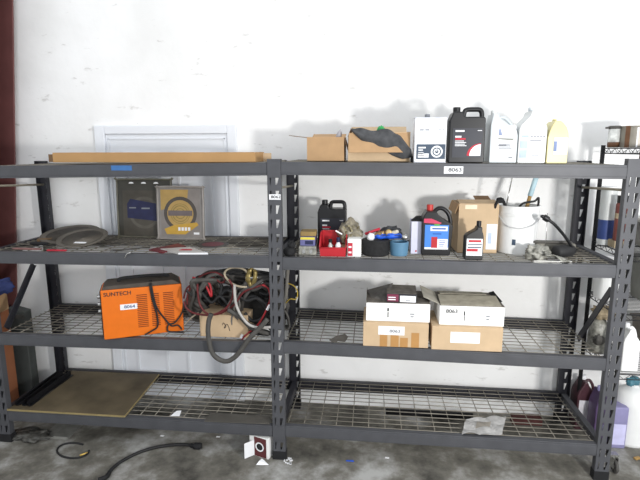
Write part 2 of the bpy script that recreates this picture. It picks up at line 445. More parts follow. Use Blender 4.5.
# larger carton with rag
x0, x1 = AY(348,150,.12).x, AY(410,150,.12).x; zt = AY(380,132,.12).z; h = zt-S0(.57); w = (x1-x0)/2; d = .26
t = thing('open_carton', 'larger cardboard carton on the top shelf, half covered by a dark rag', 'box', ((x0+x1)/2, .12, S0(.57)))
hl = h+.018
mk('carton_body', card_l, [prism([(-w,0),(w,0),(w,h),(-w*.55,h*.98),(-w,h*.86)], 0, .003), box(-w, w, d-.003, d, 0, h), box(-w, -w+.003, .003, d-.003, 0, h*.9), box(w-.003, w, .003, d-.003, 0, h), box(-w, w, 0, d, 0, .003)], t)
mk('flap', card, xf(box(-w+.004, w-.004, -.11, 0, 0, .003), (0, 0, h*.97), rx=1.35), t)
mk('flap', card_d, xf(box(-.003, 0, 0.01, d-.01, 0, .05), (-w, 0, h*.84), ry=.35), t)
mk('flap', card_l, xf(box(-w+.004, w-.004, 0, .09, 0, .003), (0, d, h-.003), rx=.5), t)
tx = (x0+x1)/2
def _lerp(tab, u):
    q = u*(len(tab)-1); i = min(len(tab)-2, int(q)); return tab[i]*(1-(q-i))+tab[i+1]*(q-i)
def ragf(u, v):
    # u along the top edge from left to right, v from rear to front and down
    px = 352+u*58.5
    top = _lerp([128.5,129.5,130.5,131,131.5,134,149], u)
    dl = _lerp([2, 11, 16, 17.5, 24, 25, 8], u)
    if v < .35:
        k = v/.35; Y = .30-(.30-.11)*k
        p = AY(px, top, .11); return (p.x, Y, p.z+.010*math.sin(u*13)*k+.008*math.sin(k*5+u*7)-.02*(1-k))
    k = (v-.35)/.65
    p = AY(px+k*3*(u-.2), top+dl*k, .11)
    return (p.x, .112-.016*math.sin(k*PI)+.006*math.sin(u*17+k*3), p.z)
tag(mk('rag', ragm, sheet(40, 26, ragf), smooth=True, solid=.004), 'dark grey rag draped over the larger top-shelf carton', 'rag')
gp = AY(381,131,.22)
tag(mk('plastic_scoop', green, [xf(blob(.022,.018,.022,.12,3), (gp.x,gp.y,gp.z-.012)), rod((gp.x,gp.y,gp.z),(gp.x+.035,gp.y,gp.z-.012),.007)], smooth=True), 'small bright green plastic piece on top of the larger carton', 'plastic piece')
# little dark bottle foot between carton and can
bp_ = AY(412.5,159,.1)
tag(mk('black_block', blackm, xf(box(-.009,.009,0,.03,0,.032),(bp_.x,.1,S0(.7))), bevel=.003), 'tiny black block between the larger carton and the white can', 'block')

# white can with slate label
x0, x1 = AY(414.5,140,.05).x, AY(446.5,140,.05).x; zt = AY(430,117,.05).z; w = (x1-x0)/2; h = zt-S0(.85)
t = thing('solvent_can', 'white rectangular metal can with slate label and ring logo on the top shelf', 'can', ((x0+x1)/2, .05, S0(.85)))
mk('can_body', M('can_white','#eceef2',.4), box(-w, w, 0, .11, .004, h), t, bevel=.006)
mk('rim', M('can_rim','#c9ccd4',.35,.3), [box(-w-.001, w+.001, -.001, .111, 0, .006), box(-w-.001, w+.001, -.001, .111, h-.005, h)], t, bevel=.002)
mk('cap', greyp, xf(lathe([(.014,0),(.014,.016),(.012,.018)],18), (-w*.18, .05, h)), t)
lz0, lz1 = .02, h*.41
lb = mk('label', slate, face(-w*.86, w*.95, lz0, lz1, -.0015), t)
lc = (w*.42, (lz0+lz1)/2)
def ringf(cx, cz, r0, r1, y, a0=0, a1=2*PI, n=32):
    v = []; 
    for k in range(n+1):
        a = a0+(a1-a0)*k/n
        v += [(cx+r0*math.cos(a), y, cz+r0*math.sin(a)), (cx+r1*math.cos(a), y, cz+r1*math.sin(a))]
    return v, [(2*k, 2*k+1, 2*k+3, 2*k+2) for k in range(n)]
R_ = (lz1-lz0)*.40
mk('ring_logo', white, [ringf(lc[0], lc[1], R_*.72, R_, -.0022), ringf(lc[0], lc[1], R_*.28, R_*.52, -.0022, PI*.62, PI*2.38), face(lc[0]-R_*.06, lc[0]+R_*.06, lc[1], lc[1]+R_*.72, -.0024)], lb)
mk('print', white, [face(-w*.74, -w*.28, lz1-.022, lz1-.014, -.0022), face(-w*.74, -w*.45, lz1-.034, lz1-.028, -.0022), face(-w*.76, -w*.08, lz0+.008, lz0+.03, -.0022)]+bars(-w*.74, lz1-.042, 3, .008, .003, -.0022, 4, w*.55), lb)
mk('print', greyp, [face(-w*.7+k*.03, -w*.7+k*.03+.022, h*.71, h*.735, -.0015) for k in range(2)]+[face(-w*.7+.1+k*.02, -w*.7+.112+k*.02, h*.715, h*.73, -.0015) for k in range(2)], t)

# black jugs with loop handle: one on the top shelf, one a shelf lower
LOOP_OUT = [(-.5,.02),(-.48,0),(.48,0),(.5,.02),(.5,.78),(.46,.82),(-.04,.82),(-.1,.84),(-.13,.91),(-.40,.91),(-.44,.85),(-.5,.75)]
LOOP_H = [(-.07,.80),(-.055,.90),(.0,.95),(.20,.957),(.37,.95),(.43,.90),(.44,.82),(.43,.74)]
def black_jug(loc, rz, w, d, h, label, lower=False):
    t = jug('coolant_jug', label, loc, rz, w, d, h, black, LOOP_OUT, LOOP_H, w*.068, -.27, w*.105, .91, black, bev=.012)
    lb = mk('label', jugface, face(-w*.40, w*.43, h*.10, h*.62, -.002), t)
    mk('print', white, [face(-w*.33, -w*.08, h*.555, h*.585, -.003), face(-w*.33, -w*.16, h*.455, h*.485, -.003)]+bars(-w*.33, h*.40, 4, h*.028, h*.012, -.003, 3, w*.4), lb)
    mk('print', white, face(w*.28, w*.40, h*.57, h*.582, -.003), lb)
    mk('print_stripe', redd, [face(-w*.33, -w*.04, h*.415, h*.445, -.003)], lb)
    if not lower:
        n = 14; v = [(w*.39, -.003, h*.13)]
        for k in range(n+1):
            a = PI*k/n/2; v.append((w*.39-w*.38*math.cos(a), -.003, h*.13+h*.22*math.sin(a)))
        mk('print_arc', redd, (v, [(0, k, k+1) for k in range(1, n+1)]), lb)
        v2 = [(w*.39, -.0036, h*.13)]
        for k in range(n+1):
            a = PI*k/n/2; v2.append((w*.39-w*.31*math.cos(a), -.0036, h*.13+h*.205*math.sin(a)))
        mk('print_quarter', white, (v2, [(0, k, k+1) for k in range(1, n+1)]), lb)
    return t
x0, x1 = AY(448.5,150,.05).x, AY(484.5,150,.05).x
black_jug(((x0+x1)/2, .05, S0(1.03)), 0, x1-x0, .12, AY(466,107,.1).z-S0(1.03), 'black plastic jug with loop handle and white corner print on the top shelf')

# pale gallon jugs
MILK_OUT = [(-.5,.02),(-.47,0),(.47,0),(.5,.02),(.5,.58),(.46,.66),(.30,.74),(.02,.86),(-.04,.92),(-.2,.92),(-.24,.86),(-.42,.74),(-.5,.64)]
def milk_jug(loc, w, d, h, label, mt, capx, capm, mirror=1, outline=None, handle=True):
    o = [(a*mirror, b) for a, b in (outline or MILK_OUT)]
    hd = [(a*mirror, b) for a, b in [(-.02,.86),(.16,.90),(.34,.84),(.44,.70),(.45,.55)]] if handle else None
    return jug('clear_jug', label, loc, 0, w, d, h, mt, o, hd, w*.05, capx, w*.10, .92, capm, bev=.02)
xa, xb = AY(489.5,150,.1).x, AY(517,150,.1).x; hA = AY(495,110,.15).z-S0(1.25)
A_OUT = [(-.5,.02),(-.47,0),(.47,0),(.5,.02),(.5,.52),(.44,.62),(.1,.74),(-.18,.84),(-.22,.92),(-.42,.92),(-.46,.82),(-.5,.72)]
t = jug('clear_jug', 'pale translucent jug beside the black jug, with a small wing-like print', ((xa+xb)/2, .1, S0(1.25)), 0, xb-xa, .14, hA, milky2, A_OUT, [(-.16,.84),(.06,.86),(.30,.76),(.44,.62),(.45,.5)], .009, -.32, .014, .92, milky, bev=.018)
w = (xb-xa); lb = mk('label', white, face(-w*.28, w*.42, hA*.06, hA*.70, -.0015), t)
mk('print', greyp, [face(-w*.2,w*.1,hA*.33,hA*.345,-.0022)]+bars(-w*.18,hA*.36,4,hA*.025,hA*.012,-.0022,5,w*.5), lb)
mk('print', greyp, face(w*.2,w*.35,hA*.10,hA*.12,-.0022), lb)
mk('print_wing', M('print_bluegrey','#8f9bb8',.7), ([(-w*.2,-.0022,hA*.62),(-w*.16,-.0022,hA*.66),(-w*.06,-.0022,hA*.52),(-w*.2,-.0022,hA*.52)], [(0,3,2,1)]), lb)
mk('print_streak', M('print_olive','#7d8078',.7), ([(-w*.22,-.0022,hA*.45),(w*.3,-.0022,hA*.43),(w*.4,-.0022,hA*.46),(-w*.2,-.0022,hA*.47)], [(0,1,2,3)]), lb)
xa, xb = AY(518,150,.1).x, AY(546,150,.1).x; hB = AY(531,107,.15).z-S0(1.4); w = xb-xa
B_OUT = [(-.5,.02),(-.47,0),(.47,0),(.5,.02),(.5,.62),(.44,.70),(.14,.84),(.08,.93),(-.08,.93),(-.14,.84),(-.44,.68),(-.5,.60)]
t = jug('clear_jug', 'pale translucent jug with a printed white label, left of the yellow jug', ((xa+xb)/2, .1, S0(1.4)), 0, w, .14, hB, milky, B_OUT, [(.06,.86),(.24,.86),(.40,.76),(.45,.60)], .009, 0, .014, .93, milky2, bev=.018)
lb = mk('label', white, face(-w*.44, w*.44, hB*.08, hB*.58, -.0015), t)
mk('print', greyp, [face(-w*.08+k*w*.11, -w*.08+k*w*.11+w*.07, hB*.47, hB*.49, -.0022) for k in range(5)]+[face(-w*.1,w*.3,hB*.40,hB*.415,-.0022), face(-w*.02,w*.26,hB*.14,hB*.15,-.0022)], lb)
mk('print_block', M('print_paleblue','#b4c3da',.7), [face(-w*.44,-w*.18,hB*.27,hB*.40,-.0022), face(-w*.44,-w*.18,hB*.10,hB*.24,-.0022), face(-w*.4,-w*.15,hB*.46,hB*.50,-.0022)], lb)
xa, xb = AY(547,150,.1).x, AY(568,150,.1).x; hC = AY(556,119,.15).z-S0(1.52); w = xb-xa
Y_OUT = [(-.5,.02),(-.46,0),(.46,0),(.5,.02),(.5,.58),(.46,.70),(.36,.81),(.2,.90),(.06,.95),(-.2,.95),(-.32,.86),(-.43,.73),(-.5,.58)]
t = jug('clear_jug', 'yellow tinted translucent jug with a small white label at the end of the top shelf', ((xa+xb)/2, .1, S0(1.52)), 0, w, .12, hC, yellowp, Y_OUT, [(.04,.93),(.2,.88),(.36,.79),(.43,.66)], .006, -.07, .011, .95, yellowp, bev=.02)
lb = mk('label', white, face(-w*.2, w*.46, hC*.20, hC*.58, -.0015), t)
mk('print', M('print_bluegrey2','#7f8fb4',.7), [face(-w*.2,-w*.05,hC*.28,hC*.5,-.0022)], lb)

# ================================================================== SECOND SHELF, LEFT
S1 = lambda x: SZ(1, x)+.001
# stack of grey discs
def discthing(label, px, py, Y, R, tilt, rz, mt, inner, name, th=.006, dish=.03):
    p = AY(px, py, Y)
    t = thing(name, label, 'disc', (p.x, Y, S1(p.x)), rz)
    zc = R*math.sin(tilt)+.004
    mk('rim', mt, xf(lathe([(0,.0),(R*.86,0),(R,dish),(R*.99,dish+th),(R*.80,th+.004),(R*.78,th)], 48), (0,0,zc), rx=tilt), t, smooth=True)
    mk('face', inner, xf(lathe([(R*.1,th+.001),(R*.80,th+.002)], 48), (0,0,zc), rx=tilt), t, smooth=True)
    return t, zc
t, zc = discthing('large dusty grey round disc tilted forward with a small white sticker on its face', 83, 243, .24, .155, .24, 0, discg, discd, 'grinding_disc', dish=.008)
mk('sticker', white, xf(box(-.04,.04,-.011,.011,0,.001), (.035,-.085,zc-.008), rx=.22, rz=-.06), t)
t, zc = discthing('flat grey disc propped behind the round disc with the sticker', 71, 237, .40, .19, .17, .1, discg, discg, 'grinding_disc', dish=.006)
# tools at the left end
p = AZ(28,245,1.28)
t = thing('knife_tool', 'black handled tool lying at the left end of the second shelf', 'tool', (p.x, p.y, S1(p.x)+.004), -.02)
mk('grip', blackm, xf(lathe([(.008,0),(.012,.02),(.012,.1),(.008,.12)],12),(.02,0,.012),ry=PI/2), t, smooth=True); mk('blade', metalp, box(-.09,.025,-.006,.006,.008,.014), t)
p = AZ(44,243,1.28)
tag(mk('wooden_block', M('block_brown','#6a543c',.8,0,.2), xf(box(-.045,.045,0,.07,0,.032),(p.x,p.y,S1(p.x)),rz=.2), bevel=.006), 'dusty brown wooden block near the left rear post, second shelf', 'block')
p = AZ(55,251,1.28)
tag(mk('red_strip', redd, xf(box(-.06,.06,0,.02,0,.008),(p.x,max(p.y,.04),S1(p.x)),rz=.03), bevel=.002), 'thin red strip on the shelf in front of the grey discs', 'strip')
p = AZ(25,249,1.28)
tag(mk('pinkish_strip', M('dusty_pink','#8a6662',.8,0,.2), xf(box(-.09,.09,0,.03,0,.006),(p.x,max(p.y,.05),S1(p.x)),rz=-.04)), 'dusty pinkish strip at the far left of the second shelf', 'strip')
# dark clamshell
def clam(name, label, px0, px1, pyt, pyb, Y, body, rz=0, lean=.06, d=.035):
    xa, xb = AY(px0,(pyt+pyb)/2,Y).x, AY(px1,(pyt+pyb)/2,Y).x
    w = (xb-xa)/2; zt = AY((px0+px1)/2,pyt,Y).z; z0 = S1((xa+xb)/2); h = zt-z0
    t = thing(name, label, 'blade pack', ((xa+xb)/2, Y, z0), rz)
    pv = Matrix.Rotation(-lean,4,'X')
    return t, w, h
t, w, h = clam('blade_pack', 'tall dark plastic blade pack with a blue printed insert and three hang holes', 116, 171, 179, 242, .50, clamd)
ln = -.07
R = lambda g: xf(g, (0,0,.003), rx=ln)
holes = []
mk('shell', clamd, R(box(-w, w, .004, .03, 0, h)), t, bevel=.02)
mk('shell_rim', M('clam_rim','#5d5b4e',.3,0,.15), R(tube([(-w+.02,.004,.01),(w-.02,.004,.01),(w-.005,.004,.03),(w-.005,.004,h-.03),(w-.02,.004,h-.008),(-w+.02,.004,h-.008),(-w+.005,.004,h-.03),(-w+.005,.004,.03)], .006, 6, 5, True)), t, smooth=True)
mk('insert', M('insert_brown','#4a463e',.5,0,.25,9), R(face(-w*.78, w*.86, h*.04, h*.80, .0025)), t)
mk('hang_holes', white, [R(xf(prism([(.018*math.cos(a), .011*math.sin(a)) for a in [k*PI/8 for k in range(9)]],0,.001),(xx,.0015,h*.915))) for xx in (-w*.45, 0, w*.45)], t)
mk('blade_disc', M('disc_dim','#5a564e',.5,0,.15), R(ringf(0, h*.43, h*.22, h*.27, .0015)), t)
mk('blue_print', blued, R(([(-w*.62,.001,h*.34),(w*.7,.001,h*.28),(w*.74,.001,h*.56),(-w*.5,.001,h*.66),(-w*.62,.001,h*.58)], [(0,1,2,3,4)])), t)
mk('print', greyp, [R(face(-w*.55,-w*.3,h*.50,h*.52,.0004)), R(face(-w*.1,w*.2,h*.49,h*.515,.0004))], t)
# yellow insert clamshell
t, w, h = clam('blade_pack', 'shorter grey plastic blade pack showing a yellow insert and round blade', 156.5, 203, 187, 244, .46, clamg)
mk('shell', clamg, R(box(-w, w, .004, .034, 0, h)), t, bevel=.02)
mk('shell_rim', M('clam_rim_l','#8d8883',.3,0,.1), R(tube([(-w+.02,.004,.008),(w-.02,.004,.008),(w-.006,.004,.03),(w-.006,.004,h-.03),(w-.02,.004,h-.006),(-w+.02,.004,h-.006),(-w+.006,.004,h-.03),(-w+.006,.004,.03)], .0095, 6, 5, True)), t, smooth=True)
mk('insert', M('insert_grey','#86807c',.5,0,.12,10), R(face(-w*.84, w*.84, h*.06, h*.94, .0025)), t)
mk('insert_corner', yellow, R(([(-w*.84,.0018,h*.94),(-w*.84,.0018,h*.55),(w*.3,.0018,h*.72),(w*.36,.0018,h*.94)], [(0,1,2,3)])), t)
mk('blade_disc', M('blade_dark','#55504c',.5,.3,.1), R(ringf(0, h*.49, h*.245, h*.32, .0012)), t)
mk('blade_print', yellow, [R(ringf(0, h*.49, 0.002, h*.255, .0006))], t)
mk('blade_rings', M('blade_ring','#8b7b46',.5,.2,.1), [R(ringf(0, h*.49, h*.14, h*.155, .0002)), R(ringf(0, h*.49, h*.18, h*.19, .0002)), R(ringf(0, h*.49, h*.085, h*.1, .0002))], t)
mk('print_band', M('band_grey','#6e6464',.6,0,.15), R(face(-w*.52, w*.52, h*.45, h*.55, -.0004)), t)
mk('insert_banner', M('yellow_banner','#c29b40',.5,0,.1), R(([(-w*.60,-.0006,h*.10),(w*.2,-.0006,h*.10),(w*.78,-.0006,h*.28),(w*.7,-.0006,h*.33),(-w*.3,-.0006,h*.27),(-w*.7,-.0006,h*.2)], [(0,1,2,3,4,5)])), t)
mk('print', white, [R(face(-w*.1+k*w*.14, -w*.1+k*w*.14+w*.1, h*.17, h*.235, -.0012)) for k in range(4)]+[R(face(w*.56,w*.8,h*.10,h*.14,.0008))], t)
# papers and discs on the shelf
def onshelf_poly(pts, z): return [(AZ(a,b,z).x, AZ(a,b,z).y) for a, b in pts]
zz = SZ(1,-.8)
pl = onshelf_poly([(168,258.5),(208,253),(190,247),(160,249)], zz+.01)
pl = [(x, max(y,.005)) for x, y in pl]
t = tag(mk('booklet', M('booklet_grey','#b9b6b2',.6,0,.1), slab(pl, zz+.002, zz+.012)), 'white and grey flat booklet lying at the shelf edge before the yellow blade pack', 'booklet')
mk('page_edge', white, hexa([(pl[0][0],pl[0][1]-.002,zz+.002),(pl[1][0],pl[1][1]-.002,zz+.002),(pl[1][0],pl[1][1]-.0003,zz+.002),(pl[0][0],pl[0][1]-.0003,zz+.002),(pl[0][0],pl[0][1]-.002,zz+.012),(pl[1][0],pl[1][1]-.002,zz+.012),(pl[1][0],pl[1][1]-.0003,zz+.012),(pl[0][0],pl[0][1]-.0003,zz+.012)]), t)
cxp = sum(a for a, b in pl)/4; cyp = sum(b for a, b in pl)/4
mk('print', redd, slab([(cxp-.03,cyp-.01),(cxp+.05,cyp-.005),(cxp+.04,cyp+.03),(cxp-.02,cyp+.03)], zz+.0122, zz+.013), t)
pl = onshelf_poly([(149,250),(162,253),(186,246.5),(178,244)], zz+.004)
tag(mk('red_folder', darkred, slab(pl, zz+.001, zz+.008)), 'dark red flat sleeve partly under the booklet, second shelf', 'folder')
p = AZ(213,245,SZ(1,-.5))
t = thing('cutting_disc', 'thin dark red cutting disc lying flat near the middle post', 'disc', (p.x, p.y, SZ(1,p.x)+.001))
mk('rim', rubber2, lathe([(.018,0),(.10,0),(.10,.004),(.018,.004)], 40), t); mk('paper_face', darkred, lathe([(.02,.0045),(.07,.0048)], 36), t)
pts = [AY(125,258,-.012), AY(127,254,-.012), AY(131,252.5,.0), AY(132,251,.03)]
tag(mk('wire_hook', chrome, tube(pts, .0035, 6), smooth=True), 'small silver hook hanging over the second-shelf beam', 'hook')
for k, (a, b, lab) in enumerate((((100,247),(128,244),'thin dark rod lying right of the tilted round disc'), ((110,251),(150,247),'thin dark rod near the shelf edge under the dark blade pack'))):
    pa, pb2 = AZ(*a, SZ(1,-1.1)+.006), AZ(*b, SZ(1,-1.1)+.006)
    tag(mk('thin_rod', rubber2, rod((pa.x,max(.04,pa.y),pa.z),(pb2.x,pb2.y,pb2.z),.004), smooth=True), lab, 'rod')

# ================================================================== SECOND SHELF, RIGHT
x0, x1 = AY(317.5,220,.34).x, AY(346,220,.34).x
black_jug(((x0+x1)/2, .34, S1(.24)), 0, x1-x0, .11, AY(332,200,.38).z-S1(.24), 'black plastic jug with loop handle standing behind the red bin', True)
# red bin
x0, x1 = AY(319.5,245,.06).x, AY(346,245,.06).x; w = (x1-x0)/2; zb = S1(.32)
t = thing('parts_bin', 'open red plastic stacking bin in front of the black jug', 'bin', ((x0+x1)/2, .06, zb))
hb = AY(333,231,.2).z-zb; hf = AY(333,248,.06).z-zb; D_ = .17
mk('bin_shell', redp, [prism([(-w*.92,0),(w*.92,0),(w,hf),(-w,hf)],0,.004), box(-w, w, D_-.004, D_, 0, hb), box(-w*.95, w*.95, 0, D_, 0, .004)]+
   [([(s*w*.93,0,0),(s*w*.93,D_,0),(s*w,D_,hb),(s*w,D_*.45,hb),(s*w,0,hf),(s*w*.96-s*.0,0,0)], [(0,1,2,3,4)]) for s in (-1,1)], t, solid=.003)
mk('rim', redp, [tube([(-w,0,hf),(w,0,hf)],.004,6,raw=True)]+[tube([(s*w,0,hf),(s*w,D_*.45,hb),(s*w,D_,hb)],.004,6,raw=True) for s in (-1,1)], t, smooth=True)
bx, by = (x0+x1)/2, .06
for (ox, oy, mt_, mt2, lab, hh) in ((-.018,.05,blackm,chrome,'small dark capped bottle leaning in the red bin',.085),(.028,.055,white,blued,'small white bottle with dark blue cap in the red bin',.095)):
    t = thing('small_bottle', lab, 'bottle', (bx+ox, by+oy, zb+.006))
    mk('body', mt2 if mt_ is blackm else white, lathe([(.016,0),(.017,.01),(.017,.05),(.009,.062),(.009,.07)],18), t, smooth=True); mk('cap', mt_ if mt_ is blackm else mt2, lathe([(.011,.068),(.011,hh),(.0,hh+.002)],16), t)
# small stack left
xa, xb = AY(299,245,.1).x, AY(317,245,.1).x; z_ = S1(.16); xm = (xa+xb)/2; w = (xb-xa)/2
t = thing('clear_case', 'clear plastic parts case at the left end, bottom of the small stack', 'case', (xm, .07, z_))
mk('case_body', clear2, box(-w, w, 0, .12, 0, .052), t, bevel=.006); mk('latch', chrome, [box(-.03,-.012,-.003,0,.012,.034), box(.012,.03,-.003,0,.012,.034)], t)
t = thing('small_carton', 'small blue and purple carton on the clear parts case', 'box', (xm, .09, z_+.053))
mk('carton_body', M('box_purple','#6a6a98',.6,0,.2), box(-w*.85, w*.8, 0, .1, 0, .052), t, bevel=.002); mk('print', M('box_yellow','#d8c84a',.6), [face(-w*.8,w*.78,.036,.05,-.001)], t); mk('print', blued, [face(-w*.3,w*.6,.008,.03,-.001)], t)
tag(mk('brown_packet', M('packet_brown','#8b7448',.8,0,.2), xf(box(-w*.85,w*.9,0,.1,0,.028),(xm,.1,z_+.106),rz=.05), bevel=.005), 'flat brown packet on top of the small purple carton', 'packet')
# white/red boxes + bag of hardware
xa, xb = AY(347.5,250,.06).x, AY(361,250,.06).x; z_ = S1(.45); h = AY(354,239,.06).z-z_; w=(xb-xa)/2
t = thing('parts_box', 'small white parts box with a red printed side between red bin and black roll', 'box', ((xa+xb)/2, .06, z_))
mk('box_body', whitebx, box(-w, w, 0, .08, 0, h), t, bevel=.002)
mk('print', redd, [face(-w*.95,-w*.25,.004,h*.78,-.001)], t); mk('print', white, [face(-w*.85,-w*.4,h*.5,h*.6,-.002), face(-w*.85,-w*.4,h*.2,h*.3,-.002)], t)
p = AY(351,243,.14)
t = thing('hardware_bag', 'crumpled clear bag of small metal hardware above the white parts box', 'bag', (p.x-.005, .18, z_+.055))
mk('bag_film', M('film_tan','#7d7666',.3,0,.5,40,.6), blob(.068,.05,.075,.22,5,16,2.2), t, smooth=True)
rnd = random.Random(4)
mk('hardware', M('hardware','#8b8368',.4,.5,.3), [xf(lathe([(.006,0),(.006,.022)],6),(rnd.uniform(-.045,.045),rnd.uniform(-.05,-.02),rnd.uniform(.03,.11)),rx=rnd.uniform(0,3),rz=rnd.uniform(0,3)) for _ in range(26)], t)
xl = AY(340,228,.14)
mk('bag_tie', white, xf(box(-.022,.022,0,.002,-.004,.004),(xl.x-p.x,-.06,.075),ry=.5), t)
# tin packed under the bag (what the bag stands on)
tag(mk('small_carton', card_l, xf(box(-.05,.05,0,.09,0,.053),(p.x-.005,.145,z_)), bevel=.002), 'small tan carton just below the crumpled bag of hardware', 'box')
# black roll
xa, xb = AY(361.5,250,.07).x, AY(390,250,.07).x; r_ = (xb-xa)/2; z_ = S1(.6); h = AY(375,239,.07+r_).z-z_
t = thing('mesh_roll', 'squat black abrasive roll standing on end beside the blue roll', 'roll', ((xa+xb)/2, .07+r_, z_))
mk('roll_body', M('abrasive_black','#1f1f20',.85,0,.3,60,.3), lathe([(r_*.96,0),(r_,.006),(r_,h-.006),(r_*.96,h),(r_*.62,h),(r_*.6,h-.01),(.0,h-.011)],40), t, smooth=False)
mk('roll_core', rubber2, xf(lathe([(r_*.58,0),(r_*.58,.003),(r_*.5,.003)],30),(0,0,h-.010)), t)
xc = (xa+xb)/2
# blue roll
xa, xb = AY(389,250,.10).x, AY(408.5,250,.10).x; r2_ = (xb-xa)/2; z2 = S1(.7); h2 = AY(398,241,.1+r2_).z-z2
t = thing('blue_roll', 'dull blue roll standing on end right of the black roll', 'roll', ((xa+xb)/2+.004, .09+r2_, z2))
mk('roll_body', bluec, lathe([(r2_*.88,0),(r2_*.9,.004),(r2_,h2-.004),(r2_*.97,h2),(r2_*.86,h2),(r2_*.8,h2-.03),(0,h2-.03)],32), t)
xc2 = (xa+xb)/2
zt = max(z_+h, z2+h2)+.002
# bright blue tool lying on the rolls
pa, pb2 = AY(371,236.5,.12), AY(404,236,.12)
t = thing('blue_sleeve', 'bright blue flattened sleeve lying across the tops of the rolls', 'sleeve', (pa.x, .12, zt))
L_ = pb2.x-pa.x
mk('sleeve_body', blueb, xf(tube([(.02,.02,.010),(L_*.2,.010,.019),(L_*.4,.02,.016),(L_*.6,.012,.021),(L_*.85,.02,.020),(L_*.98,.02,.012)],[.012,.018,.014,.018,.016,.012],10)), t, smooth=True)
mk('seam', navyc, tube([(.02,.0,.016),(L_*.5,-.002,.026),(L_*.9,.004,.024)],.003,6), t)
p = AY(370,236,.11)
tag(mk('white_nozzle', white, xf(lathe([(.018,0),(.022,.02),(.014,.04)],16),(p.x,.12,zt-.002),ry=.3), smooth=True), 'small white nozzle at the left end of the bright blue sleeve', 'nozzle')
p = AY(404,238,.11)
tag(mk('silver_fitting', chrome, xf(lathe([(.012,-.02),(.018,-.012),(.018,.012),(.012,.02)],16),(p.x+.004,.1,zt+.02),rx=.9), smooth=True), 'small silver fitting on the rim of the blue roll', 'fitting')
for i, (px, py, py2, mt_, lab) in enumerate(((372,231,229,redd,'red tube lying at the top left of the small parts heap'),(383,229.5,232,redbr,'reddish copper tube resting on the blue sleeve'))):
    a = AY(px-7, py+3, .16); b = AY(px+8, py2, .16)
    tag(mk('short_tube', mt_, rod((a.x,.16,a.z),(b.x,.17,b.z),.008), smooth=True), lab, 'tube')
p = AY(388,232,.14)
tag(mk('brass_fitting', M('brass_pale','#b39a6a',.4,.5,.2), [xf(lathe([(.009,-.012),(.019,-.012),(.019,.012),(.009,.012)],20),(p.x+.004,.14,p.z-.003),rx=1.4), xf(lathe([(.011,-.03),(.011,.0)],14),(p.x-.02,.15,p.z-.006),ry=1.3)], smooth=True), 'pale brass ring fitting on top of the bright blue sleeve', 'fitting')
for px, py, r0, mt_, lab in ((378,233.5,.012,M('brass_dull','#8a7650',.45,.4,.2),'dull brass fitting at the left of the small parts heap'),(395,231.5,.011,M('pale_plug','#c9c2b0',.5),'pale plug at the right of the small parts heap')):
    p = AY(px,py,.13); tag(mk('small_fitting', mt_, xf(lathe([(r0*.6,-.02),(r0,-.014),(r0,.012),(r0*.7,.02)],14),(p.x,.13,p.z-.004),rx=.4,ry=1.2)), lab, 'fitting')
p = AY(396,234,.2)
tag(mk('dark_rag', M('dark_lump','#3b3d40',.85,0,.25), xf(blob(.06,.05,.035,.2,11),(p.x-.03,.21,zt-.0)), smooth=True), 'dark crumpled rag behind the blue sleeve on the rolls', 'rag')
# white box
xa, xb = AY(411,240,.18).x, AY(421,240,.18).x; z_ = S1(.8); h = AY(416,221.5,.18).z-z_; w=(xb-xa)/2
t = thing('white_carton', 'narrow pale white carton with a dark lid left of the red-capped jug', 'box', ((xa+xb)/2, .18, z_))
mk('carton_body', lavend, box(-w, w*1.3, 0, .13, 0, h), t, bevel=.002)
mk('lid', blackm, ([(-w,0,h+.001),(w*1.3,0,h+.001),(w*1.3,.13,h+.018),(w*.2,.1,h+.02),(-w,.05,h+.002)], [(0,1,2,3,4)]), t, solid=.002)
mk('print', redd, face(-w*.1,w*.2,.012,.022,-.001), t)
# blue label jug with red cap
xa, xb = AY(421.5,240,.14).x, AY(452,240,.14).x; z_ = S1(.88); h = AY(433,204.5,.2).z-z_; w = xb-xa
OUTJ = [(-.5,.03),(-.46,0),(.42,0),(.46,.03),(.5,.40),(.52,.60),(.40,.66),(.20,.73),(.06,.80),(-.04,.88),(-.36,.88),(-.44,.80),(-.5,.70)]
t = jug('oil_jug', 'black jug with red cap and bright blue label in front of the cardboard box', ((xa+xb)/2, .14, z_), 0, w, .12, h, black, OUTJ, [(-.08,.85),(.06,.925),(.22,.915),(.38,.83),(.465,.70),(.48,.56),(.45,.42)], w*.07, -.22, w*.11, .885, M('red_cap','#b8322c',.4), bev=.014)
y = -.002
lb = mk('label', blue, face(-w*.40, w*.38, h*.16, h*.62, y), t)
mk('label_border', white, [face(-w*.40,w*.38,h*.13,h*.17,y-.0006), face(-w*.22,w*.34,h*.50,h*.59,y-.0006), face(w*.02,w*.36,h*.17,h*.34,y-.0006)], lb)
mk('label_red', redp, face(-w*.18,w*.02,h*.16,h*.38,y-.0008), lb)
mk('label_swoosh', M('pink_red','#c23a5c',.5), ([(-w*.44,y-.0006,h*.66),(-w*.44,y-.0006,h*.74),(-w*.2,y-.0006,h*.745),(w*.14,y-.0006,h*.66),(w*.1,y-.0006,h*.64),(-w*.2,y-.0006,h*.65)], [(0,5,4,3,2,1)]), lb)
mk('print_green', M('green_print','#5fa83c',.5), face(-w*.1,w*.08,h*.605,h*.635,y-.001), lb)
mk('print', M('print_blue2','#2c58a8',.6), [face(-w*.16,w*.28,h*.53,h*.56,y-.0012), face(-w*.14,w*.14,h*.43,h*.455,y-.0012)]+bars(w*.08,h*.31,4,h*.035,h*.012,y-.0012,6,w*.22), lb)
